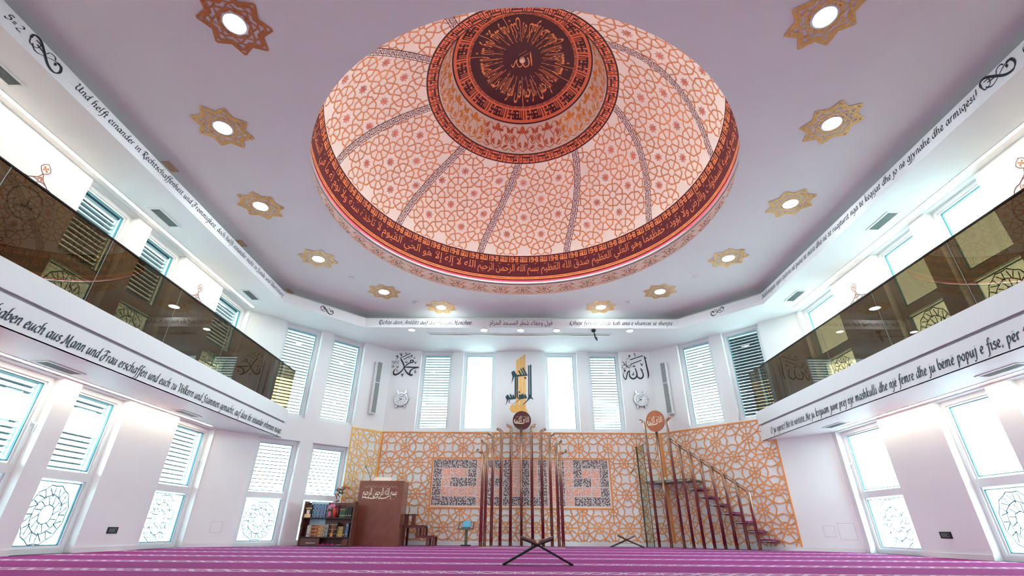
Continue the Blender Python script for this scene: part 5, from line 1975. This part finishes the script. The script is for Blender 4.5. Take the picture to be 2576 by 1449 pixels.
arabic(b, 'الله أكبر', Fd2, -.215, .215, -.11, .11, .014)
ribbon(b, smooth_pts([(-.215, .03), (-.23, -.03), (-.18, -.08), (.0, -.09), (.07, -.065)], 6), .022, Fd2, .0145)
for q in range(9):
    ribbon(b, [(-.18+q*.047, .092+.012*(q % 2)), (-.165+q*.047, .107+.012*(q % 2))], .010, Fd2, .0148)
b.build('script', M_script, dsc)
# platform and treads between the posts and the wall
b = MB(); b.prism([(-.98, 1.50), (.30, 1.50), (.30, 1.535), (-.98, 1.535)], .03, .68, F_M)
b.build('platform', M_metal, mn)
b = MB(); b.prism([(-.93, 1.536), (.27, 1.536), (.27, 1.556), (-.93, 1.556)], .08, .66, F_M)
b.build('platform_carpet', mat('dark_beige_carpet', lin(150, 120, 100), .9), mn)
treads = [(.18, 1.315), (.42, 1.125), (.66, .94), (.90, .752), (1.14, .562), (1.38, .375), (1.60, .19)]
for s, z in treads:
    b = MB(); b.prism([(s-.02, z-.018), (s+.27, z-.018), (s+.27, z+.006), (s-.02, z+.006)], .03, .70, F_M)
    t = b.build('tread', M_metal, mn)
    b = MB()
    b.prism([(s+.0, z-.034), (s+.255, z-.034), (s+.262, z-.015), (s+.255, z+.028), (s+.0, z+.028), (s-.008, z-.015)], .30, .64, F_M)
    b.build('carpet_pad', M_magenta, t)
b = MB(); b.prism([(-1.10, .0), (-.90, .0), (-.90, 2.50), (-1.10, 2.47)], -.006, .006, F_M)
b.build('glass_panel', G_clear, mn)
b = MB(); b.prism([(-.902, .0), (-.892, .0), (-.892, 2.52), (-.902, 2.50)], -.008, .008, F_M); b.build('glass_edge', M_dark, mn)
b = MB(); b.prism([(-1.13, .0), (-1.10, .0), (-1.10, 2.47), (-1.13, 2.47)], -.012, .012, F_M); b.build('glass_edge', mat('bronze_dark', lin(78, 62, 50), .4, metal=.5), mn)
# incense box on the platform
r = empty('incense_holder', F_M(-.53, 1.556, .25), 'small white box with a brown stick on the pulpit platform', 'incense holder')
b = MB(); b.prism([(-.575, 1.556), (-.485, 1.556), (-.485, 1.645), (-.575, 1.645)], .20, .29, F_M); b.build('box', M_vent, r)
b = MB(); b.prism([(-.555, 1.572), (-.505, 1.572), (-.505, 1.63), (-.555, 1.63)], .197, .20, F_M); b.build('window_mark', M_ventd, r)
b = MB(); b.tube([F_M(-.52, 1.645, .245), F_M(-.565, 1.80, .245)], .007, 8); b.build('stick', M_wood2, r)

# ================================================================ lectern
lc = empty('lectern', (-3.38, 12.9, 0), 'tall reddish brown lectern with white Arabic script on its front', 'lectern')
LX0, LX1, LY0, LY1, LZ = -3.905, -2.80, 12.62, 13.22, 1.445
b = MB(); b.box(LX0, LX1, LY0, LY0+.03, 0, LZ); fp = b.build('front_panel', M_brown, lc)
b = MB(); b.box(LX1-.025, LX1, LY0+.03, LY1, 0, LZ-.0); b.build('side_panel', M_brown, lc)
b = MB(); b.box(LX0, LX0+.025, LY0+.03, LY1, 0, LZ-.0); b.build('side_panel', M_brown, lc)
b = MB(); b.box(LX0+.025, LX1-.025, LY0+.03, LY1, LZ-.10, LZ-.07); b.build('desk_top', M_wood, lc)
b = MB(); b.box(LX0+.025, LX1-.025, LY0+.10, LY1, .45, .48); b.build('foot_board', M_wood, lc)
Fl_ = lambda u, v, w: (u, LY0-w, v)
b = MB()
arabic(b, 'بسم الله الرحمن الرحيم', Fl_, -3.80, -2.95, 1.055, 1.30, .003)
ribbon(b, smooth_pts([(-3.80, 1.07), (-3.66, 1.05), (-3.5, 1.045), (-3.40, 1.09)], 6), [.004]+[.018]*17+[.004], Fl_, .0034)
ribbon(b, smooth_pts([(-3.42, 1.05), (-3.25, 1.045), (-3.12, 1.10)], 6), [.004]+[.018]*11+[.004], Fl_, .0034)
for q in range(30):
    u = -3.78+q*.028
    v = 1.30+.022*math.sin(q*1.9)
    ribbon(b, [(u, v), (u+.014, v+.012)], .006, Fl_, .0036)
for q in range(12):
    u = -3.70+q*.062
    ribbon(b, [(u, 1.02), (u+.016, 1.032)], .006, Fl_, .0036)
b.build('script', M_script, fp)
r = empty('gooseneck_microphone', (-3.72, 12.85, LZ-.07), 'thin black gooseneck microphone standing on the lectern', 'microphone')
b = MB(); b.tube([(-3.72, 12.85, LZ-.07), (-3.72, 12.85, LZ+.03)], .016, 10); b.build('socket', M_dark, r, True)
b = MB(); b.tube(smooth_pts([(-3.72, 12.85, LZ+.02), (-3.73, 12.85, LZ+.08), (-3.79, 12.83, LZ+.22), (-3.86, 12.81, LZ+.33)], 5), .006, 8); b.build('neck', M_dark, r, True)
b = MB(); b.tube([(-3.855, 12.812, LZ+.325), (-3.885, 12.80, LZ+.37)], .011, 10); b.build('capsule', M_dark, r, True)
b = MB(); b.add([(-3.66, 12.82, LZ-.07), (-3.20, 12.82, LZ-.07), (-3.20, 13.02, LZ+.12), (-3.66, 13.02, LZ+.12), (-3.66, 12.85, LZ-.07), (-3.20, 12.85, LZ-.07), (-3.20, 13.05, LZ+.12), (-3.66, 13.05, LZ+.12)],
                ((0, 1, 2, 3), (7, 6, 5, 4), (0, 4, 5, 1), (2, 6, 7, 3), (0, 3, 7, 4), (1, 5, 6, 2)))
thing1(b, 'reading_board', mat('pale_board', lin(238, 212, 196), .6), 'pale sloping reading board on top of the lectern', 'board')

# steps beside the lectern
st = empty('step_stool', (-2.4, 13.2, 0), 'dark red wooden steps beside the lectern', 'steps')
SY0, SY1 = 13.0, 13.5
t_ = .055
for y in (SY0, SY1-t_):
    b = MB()
    b.box(-2.785, -2.26, y, y+t_, .40, .46); b.build('upper_rail', M_wood2, st)
    b = MB(); b.box(-2.46, -1.99, y, y+t_, .175, .23); b.build('lower_rail', M_wood2, st)
    for x, z0, z1 in ((-2.785, 0, .40), (-2.46, .23, .40), (-2.30, .23, .40), (-2.19, 0, .175), (-2.045, 0, .175)):
        b = MB(); b.box(x, x+.055, y, y+t_, z0, z1); b.build('leg', M_wood2, st)
b = MB(); b.box(-2.785, -2.26, SY0+t_, SY1-t_, .425, .455); b.build('tread', M_wood2, st)
b = MB(); b.box(-2.46, -1.99, SY0+t_, SY1-t_, .20, .228); b.build('tread', M_wood2, st)
for x in (-2.775, -2.60):
    b = MB(); b.box(x, x+.095, SY0+.02, SY0+.08, .46, .69); b.build('post_board', M_wood2, st)
b = MB(); b.box(-2.78, -2.50, SY0+.02, SY1-.05, .69, .705); b.build('tread', M_wood2, st)

# ================================================================ bookcase
bc = empty('bookcase', (-4.38, 12.2, 0), 'low brown wooden bookcase with two black shelves left of the lectern', 'bookcase')
BX0, BX1, BY0, BY1, BZ = -4.985, -3.78, 12.09, 12.33, .94
b = MB(); b.box(BX0, BX0+.03, BY0, BY1, 0, BZ); b.build('side_panel', M_wood, bc)
b = MB(); b.box(BX1-.035, BX1, BY0, BY1, 0, BZ); sp_ = b.build('side_panel', M_wood, bc)
b = MB(); b.box(BX0+.03, BX1-.035, BY1-.012, BY1, .04, BZ-.02); b.build('back_panel', M_wood2, bc)
for z in (.595, .195):
    b = MB(); b.box(BX0+.03, BX1-.035, BY0+.005, BY1-.012, z-.022, z); b.build('shelf', M_shelfk, bc)
b = MB(); b.box(BX0+.03, -4.50, BY0+.03, BY0+.045, .02, .165); dr = b.build('drawer_front', M_wood, bc)
b = MB(); b.box(-4.80, -4.58, BY0+.018, BY0+.03, .065, .075); b.build('handle', M_chrome, dr)
b = MB(); b.box(BX0+.03, BX1-.035, BY0+.02, BY1-.012, 0, .02); b.build('plinth', M_shelfk, bc)
for z in (.10, .45, .80):
    b = MB(); b.tube([(BX1-.018, BY0, z), (BX1-.018, BY0-.004, z)], .009, 10); b.build('rivet', M_dark, sp_)

BKC = {}
def book(x0, x1, z0, h, col, label, group, depth=.16, yf=None, lines=2):
    yf = yf if yf is not None else BY0+.02
    r = empty('book', ((x0+x1)/2, yf+depth/2, z0), label, 'book', group)
    cm_ = mat('book_cover_%d_%d_%d' % col, lin(*col), .5, var=.12)
    w = x1-x0
    b = MB()
    # rounded spine facing the camera, two boards
    prof = [(x0, yf+.012), (x0+w*.2, yf+.003), (x0+w*.5, yf), (x0+w*.8, yf+.003), (x1, yf+.012)]
    n = len(prof)
    vv = [(px, py, z0) for px, py in prof]+[(px, py, z0+h) for px, py in prof]
    b.add(vv, [(i, i+1, n+i+1, n+i) for i in range(n-1)])
    b.box(x0, x0+.003, yf+.012, yf+depth, z0, z0+h)
    b.box(x1-.003, x1, yf+.012, yf+depth, z0, z0+h)
    b.build('cover', cm_, r)
    b = MB(); b.box(x0+.003, x1-.003, yf+.014, yf+depth-.006, z0+.004, z0+h-.005); b.build('pages', mat('paper_edge', lin(226, 214, 190), .8), r)
    if lines:
        b = MB()
        for k in range(lines):
            z = z0+h*(.18+.62*k/max(1, lines-1))
            b.box(x0+w*.12, x1-w*.12, yf-.0015, yf+.004, z, z+.014)
        b.build('spine_band', M_gold if sum(col) < 420 else M_wood2, r)
    return r
ordw = ['first', 'second', 'third', 'fourth', 'fifth', 'sixth', 'seventh', 'eighth', 'ninth', 'tenth', 'eleventh', 'twelfth']
for k in range(8):
    x = -4.775+k*.0385
    c = (52, 92, 140) if k == 0 else ((120, 150, 176) if k % 2 else (70, 108, 150))
    book(x, x+.037, .595, .285, c, 'blue bound volume on the upper shelf, %s from the left in the blue set' % ordw[k], 'blue volumes on the upper shelf', lines=3)
for k in range(4):
    x = -4.462+k*.034
    book(x, x+.032, .595, .265, (176, 170, 170), 'grey bound volume behind the pink flowers on the upper shelf, %s from the left' % ordw[k], 'grey volumes on the upper shelf', lines=3, depth=.12, yf=BY0+.07)
for k in range(4):
    x = -4.125+k*.033
    book(x, x+.031, .595, .205, (64, 92, 78), 'thin green volume on the upper shelf right of the red candle, %s from the left' % ordw[k], 'green volumes on the upper shelf', lines=2)
for k in range(3):
    x = -3.985+k*.05
    book(x, x+.046, .595, .22, (34, 40, 38), 'black volume at the right end of the upper shelf, %s from the left' % ordw[k], 'black volumes on the upper shelf', lines=1)
book(-4.825, -4.735, .195, .235, (178, 172, 160), 'thick pale volume at the left end of the lower shelf', 'lower shelf books', lines=1)
pal = [(120, 72, 48), (150, 66, 48), (134, 60, 48), (170, 108, 72), (142, 70, 52), (196, 140, 90), (214, 168, 110), (176, 120, 78), (196, 176, 130)]
for k in range(9):
    x = -4.730+k*.0315
    book(x, x+.030, .195, .24+.006*(k > 5), pal[k], 'red-brown gilt volume on the lower shelf, %s from the left in its set' % ordw[k], 'lower shelf books', lines=3)
for k in range(3):
    x = -4.437+k*.034
    book(x, x+.032, .195, .265, (128, 132, 138), 'slate grey volume on the lower shelf, %s from the left' % ordw[k], 'lower shelf books', lines=3)
for k in range(5):
    x = -4.325+k*.036
    book(x, x+.034, .195, .305, (88, 64, 50) if k % 2 else (60, 58, 52), 'tall dark volume behind the reed diffuser, %s from the left' % ordw[k], 'lower shelf books', lines=3, depth=.13, yf=BY0+.06)
for k in range(4):
    x = -4.125+k*.034
    book(x, x+.032, .195, .215, (176, 148, 84) if k else (96, 84, 52), 'golden spine volume on the lower shelf, %s from the left' % ordw[k], 'lower shelf books', lines=1)
book(-3.985, -3.935, .195, .235, (60, 34, 30), 'dark ornate volume beside the blue ornate book', 'lower shelf books', lines=1)
book(-3.93, -3.862, .195, .29, (62, 94, 128), 'tall blue ornate book at the right end of the lower shelf', 'lower shelf books', lines=2)

# objects in the bookcase
r = empty('souvenir_box', (-4.865, 12.17, .595), 'black and gold souvenir box at the left end of the upper shelf', 'box')
b = MB(); b.box(-4.945, -4.795, BY0+.03, BY0+.15, .595, .85); b.build('box', M_dark, r)
b = MB(); b.box(-4.94, -4.80, BY0+.022, BY0+.03, .775, .80); b.build('gold_band', M_gold, r)
b = MB(); b.box(-4.94, -4.80, BY0+.005, BY0+.03, .595, .665); b.build('base_block', mat('cream_block', lin(232, 196, 140), .5), r)
b = MB(); b.box(-4.905, -4.835, BY0+.012, BY0+.026, .665, .755); b.build('door', mat('pale_door', lin(222, 196, 180), .5), r)
r = empty('flower_vase', (-4.36, 12.12, .595), 'small pink vase holding pink flowers on the upper shelf', 'vase')
vy = BY0+.035
b = MB(); b.lathe([(.0, .596), (.034, .597), (.045, .64), (.032, .70), (.022, .725), (.028, .74)], 18, (-4.36, vy)); b.build('vase', mat('pink_vase', lin(176, 92, 118), .35), r, True)
fr2 = random.Random(3)
lf = MB()
for k in range(14):
    a = fr2.random()*6.28
    e = Vector((-4.36+.07*math.cos(a), vy+.03*math.sin(a), .74+.06*fr2.random()))
    s = Vector((-4.36, vy, .73))
    d = (e-s)
    nrm = d.cross(Vector((0, 1, .3))).normalized()*.016
    lf.add([s, (s+e)/2+nrm, e, (s+e)/2-nrm], ((0, 1, 2, 3),))
lf.build('leaves', mat('leaf_green', lin(64, 84, 44), .6), r)
def blossom(c, R_, m, parent, name):
    mb = MB()
    for k in range(6):
        a = k*PI/3
        t = Vector((math.cos(a), -.35, math.sin(a)))*R_
        o_ = Vector((math.cos(a+.5), -.25, math.sin(a+.5)))*R_*.7
        o2 = Vector((math.cos(a-.5), -.25, math.sin(a-.5)))*R_*.7
        mb.add([c, c+o2, c+t, c+o_], ((0, 1, 2, 3),))
    return mb.build(name, m, parent)
for k in range(9):
    blossom(Vector((-4.36+(fr2.random()-.35)*.13, vy-.02+fr2.random()*.03, .79+fr2.random()*.085)), .032, mat('pink_blossom', lin(226, 132, 176), .6), r, 'blossom')
r = empty('candle', (-4.25, 12.13, .595), 'red pillar candle on the upper shelf beside the flowers', 'candle')
b = MB(); b.lathe([(0, .596), (.036, .596), (.046, .79), (.044, .80), (.03, .792), (0, .788)], 22, (-4.255, BY0+.05)); b.build('wax', mat('red_wax', lin(206, 66, 48), .4), r, True)
b = MB(); b.tube([(-4.255, BY0+.05, .788), (-4.254, BY0+.05, .815)], .003, 6); b.build('wick', M_dark, r)
r = empty('potted_branch', (-4.19, 12.14, .595), 'dark red vase with a tall flowering branch standing in the bookcase', 'plant')
b = MB(); b.lathe([(0, .596), (.030, .597), (.036, .70), (.028, .83), (.034, .85)], 18, (-4.185, BY0+.06)); b.build('vase', mat('dark_red_vase', lin(92, 26, 34), .3), r, True)
b = MB()
tips = []
br = [[(-4.185, 12.15, .80), (-4.19, 12.14, .95), (-4.17, 12.12, 1.10), (-4.15, 12.12, 1.22)],
      [(-4.18, 12.13, 1.03), (-4.24, 12.11, 1.10), (-4.27, 12.10, 1.05)],
      [(-4.165, 12.12, 1.12), (-4.22, 12.10, 1.18), (-4.25, 12.10, 1.20)],
      [(-4.16, 12.12, 1.16), (-4.08, 12.11, 1.22), (-4.0, 12.11, 1.22)],
      [(-4.155, 12.12, 1.20), (-4.12, 12.12, 1.28)],
      [(-4.19, 12.14, .93), (-4.25, 12.11, .99)]]
for q in br:
    b.tube(smooth_pts(q, 4), .006, 6)
    tips.append(q)
b.build('stem', mat('branch_brown', lin(84, 60, 44), .7), r)
lm_ = mat('dark_leaf', lin(58, 78, 48), .6)
for k in range(46):
    q = br[fr2.randrange(len(br))]
    p = Vector(q[-1])*(.5+.5*fr2.random())+Vector(q[-2])*0
    f_ = fr2.random()
    p = Vector(q[-1])*f_+Vector(q[-2])*(1-f_)
    a = fr2.random()*6.28
    d = Vector((math.cos(a), -.3, math.sin(a)*.9)).normalized()*(.05+.03*fr2.random())
    nn = d.cross(Vector((.2, 1, .1))).normalized()*.014
    l_ = MB(); l_.add([p, p+d*.5+nn, p+d, p+d*.5-nn], ((0, 1, 2, 3),))
    l_.build('leaf', lm_, r)
for k in range(12):
    q = br[fr2.randrange(1, len(br))]
    f_ = fr2.random()
    p = Vector(q[-1])*f_+Vector(q[-2])*(1-f_)+Vector((0, -.02, .01))
    blossom(p, .022, mat('coral_blossom', lin(222, 104, 92), .6), r, 'blossom')
r = empty('reed_diffuser', (-4.24, 12.11, .195), 'small amber bottle with reed sticks on the lower shelf', 'diffuser')
b = MB(); b.lathe([(0, .196), (.032, .197), (.036, .225), (.030, .255), (.014, .265), (.014, .285)], 16, (-4.24, BY0+.03)); b.build('bottle', mat('amber_bottle', lin(214, 138, 70), .25), r, True)
for k, (dx, dz_) in enumerate(((-.01, .16), (.02, .17), (.05, .16), (.07, .13))):
    b = MB(); b.tube([(-4.24, BY0+.03, .25), (-4.24+dx, BY0+.03, .28+dz_)], .003, 6); b.build('reed', mat('reed_stick', lin(206, 120, 80), .6), r)
b = MB()
b.box(-4.90, -4.49, BY1-.022, BY1-.013, .875, .935)
thing1(b, 'framed_picture', mat('pale_blue_print', lin(176, 206, 218), .3), 'pale blue reflective picture leaning behind the upper shelf books', 'picture')
b = MB()
b.box(-4.87, -4.50, BY1-.022, BY1-.013, .40, .565)
thing1(b, 'framed_picture', mat('pale_blue_print', lin(176, 206, 218), .3), 'pale blue reflective picture behind the lower shelf books', 'picture')
b = MB()
nx_ = 14
for i in range(nx_):
    x = -4.55+i*.03
    h = .03+.018*math.sin(i*1.7)
    h2 = .03+.018*math.sin((i+1)*1.7)
    b.quad((x, BY0+.03, .021), (x+.03, BY0+.03, .021), (x+.03, BY0+.05, .021+h2), (x, BY0+.05, .021+h))
    b.quad((x, BY0+.05, .021+h), (x+.03, BY0+.05, .021+h2), (x+.03, BY0+.15, .021+h2*.8), (x, BY0+.15, .021+h*.8))
thing1(b, 'folded_cloth', M_magenta, 'crumpled magenta cloth at the bottom of the bookcase', 'cloth')
b = MB(); b.prism([(-3.985, .021), (-3.84, .021), (-3.84, .16), (-3.93, .165), (-3.975, .12)], 0, .08, lambda u, v, w: (u, BY0+.03+w, v))
thing1(b, 'carved_box', mat('speckled_red', lin(110, 52, 44), .5, var=.6, scale=60), 'speckled red-brown box at the bottom right of the bookcase', 'box')

# ================================================================ book stand and rehals
bsd = empty('book_stand', (-1.24, 13.36, 0), 'carved pedestal book stand left of the poles', 'book stand')
b = MB(); b.box(-1.36, -1.12, 13.27, 13.45, 0, .03); b.build('foot', M_shelfk, bsd)
M_inlay = mat('inlaid_wood', lin(104, 100, 84), .5, var=.7, scale=70)
b = MB(); b.box(-1.275, -1.205, 13.33, 13.39, .03, .40); b.build('pedestal', M_inlay, bsd)
b = MB(); b.add([(-1.46, 13.22, .385), (-1.06, 13.22, .385), (-1.04, 13.44, .545), (-1.42, 13.44, .545), (-1.46, 13.23, .365), (-1.06, 13.23, .365), (-1.04, 13.45, .525), (-1.42, 13.45, .525)],
                ((0, 1, 2, 3), (7, 6, 5, 4), (0, 4, 5, 1), (2, 6, 7, 3), (0, 3, 7, 4), (1, 5, 6, 2))); b.build('tray', M_shelfk, bsd)
b = MB(); b.add([(-1.435, 13.235, .3985), (-1.075, 13.235, .3985), (-1.06, 13.42, .5335), (-1.40, 13.42, .5335)], ((0, 1, 2, 3),)); b.build('inlay', mat('pink_inlay', lin(190, 150, 136), .5, var=.45, scale=60), bsd)
b = MB(); b.box(-1.46, -1.06, 13.205, 13.225, .37, .40); b.build('lip', M_inlay, bsd)
bk_ = empty('book', (-1.24, 13.3, .42), 'light blue closed book lying on the pedestal stand', 'book')
P0 = [(-1.345, 13.235, .405), (-1.135, 13.235, .405), (-1.125, 13.42, .545), (-1.33, 13.42, .545)]
up_ = Vector((0, -.59, .81))*.028
b = MB(); b.add([Vector(p) for p in P0]+[Vector(p)+up_ for p in P0], ((0, 1, 2, 3), (7, 6, 5, 4), (0, 4, 5, 1), (2, 6, 7, 3), (0, 3, 7, 4), (1, 5, 6, 2)))
b.build('cover', mat('sky_blue_cover', lin(96, 172, 206), .5, var=.1, scale=30), bk_)
b = MB()
q0 = (Vector(P0[0])+Vector(P0[2]))/2+up_*1.02
eu, ev = (Vector(P0[1])-Vector(P0[0])).normalized(), (Vector(P0[3])-Vector(P0[0])).normalized()
ribbon(b, [(.05*math.cos(2*PI*k/20), .055*math.sin(2*PI*k/20)) for k in range(20)], .008, lambda u, v, w: tuple(q0+eu*u+ev*v+up_.normalized()*w), .001, True)
b.build('cover_ornament', mat('pale_blue_line', lin(150, 204, 226), .5), bk_)

def rehal(cx_, cy_, half, zc, th, top, label, book_=False, s=1.0, dk=M_dark):
    r = empty('rehal_stand', (cx_, cy_, 0), label, 'book stand', 'crossed-leg book rests')
    y0, y1 = cy_-.11*s, cy_+.11*s
    def board(x0, z0, x1, z1, t, name, m, ya=y0, yb=y1):
        d = Vector((x1-x0, z1-z0)); d.normalize()
        n = Vector((-d.y, d.x))*t/2
        b = MB()
        P = [(x0+n.x, z0+n.y), (x1+n.x, z1+n.y), (x1-n.x, z1-n.y), (x0-n.x, z0-n.y)]
        b.prism(P, ya, yb, lambda u, v, w: (u, w, v))
        return b.build(name, m, r)
    for sg in (-1, 1):
        # leg continuing as the opposite leaf through the crossing
        board(cx_+sg*half, .012*s, cx_, zc, .022*s, 'leg', dk, y0, y0+.07*s)
        board(cx_+sg*half, .012*s, cx_, zc, .022*s, 'leg', dk, y1-.07*s, y1)
        board(cx_, zc, cx_+sg*top[0], top[1], .020*s, 'leaf', dk)
        b = MB(); b.box(cx_+sg*half-.018*s, cx_+sg*half+.018*s, y0, y1, 0, .02*s); b.build('foot', dk, r)
    b = MB(); b.tube([(cx_, y0-.004, zc), (cx_, y1+.004, zc)], .018*s, 14); b.build('hinge', dk, r)
    b = MB(); b.tube([(cx_-half*.45, cy_, zc*.55), (cx_+half*.45, cy_, zc*.55)], .004*s, 8); b.build('tie_cord', M_wood2, r)
    if book_:
        bk2 = empty('open_book', (cx_, cy_, zc+.03), 'large open book with curling brown leather pages lying on the front book rest', 'book')
        for sg in (-1, 1):
            P = [(0.0, .012), (.03, .052), (.07, .058), (.12, .072), (top[0]-.01, top[1]-zc+.028), (top[0]+.012, top[1]-zc+.022), (top[0]+.005, top[1]-zc+.010), (.015, .012)]
            Q_ = [(cx_+sg*p[0], zc+p[1]) for p in P]
            if sg < 0: Q_ = Q_[::-1]
            b = MB(); b.prism(Q_, y0-.01, y1+.01, lambda u, v, w: (u, w, v)); b.build('page_block', mat('leather_pages', lin(142, 108, 98), .5, var=.15, scale=20), bk2)
    else:
        for sg in (-1, 1):
            d = Vector((top[0], top[1]-zc)).normalized()
            b = MB(); b.prism([(cx_+sg*.03, zc+.035), (cx_+sg*top[0], top[1]+.022), (cx_+sg*top[0], top[1]+.012), (cx_+sg*.03, zc+.022)][::sg], y0, y1, lambda u, v, w: (u, w, v)); b.build('leaf_pad', mat('pale_leaf_pad', lin(176, 150, 136), .5), r)
    return r
rehal(.262, 6.25, .385, .205, .022, (.185, .268), 'black crossed-leg book rest standing alone in the middle of the carpet', True)
rehal(2.80, 13.3, .395, .165, .022, (.20, .255), 'dark crossed-leg book rest against the back wall beside the stair pulpit', False, 1.0, mat('dark_walnut_rest', lin(58, 40, 36), .4))

# ================================================================ building seen through the left windows
bl = empty('building', (-24, 12, -.45), 'pale office block seen faintly through the left ground-floor windows', 'building')
b = MB(); b.box(-30, -24, 6, 30, -.45, 14); b.build('wall', mat('pale_render', lin(226, 232, 236), .8), bl)
wm = MB(); wm.box(0, .06, 0, 1.1, 0, 1.3)
me_w = mesh_only(wm, 'window', mat('blue_window', lin(90, 140, 172), .25))
for fy in range(8):
    for fz in range(6):
        child('window', me_w, bl, Matrix.Translation((-24.0, 7.2+fy*2.4, 1.0+fz*2.1)))
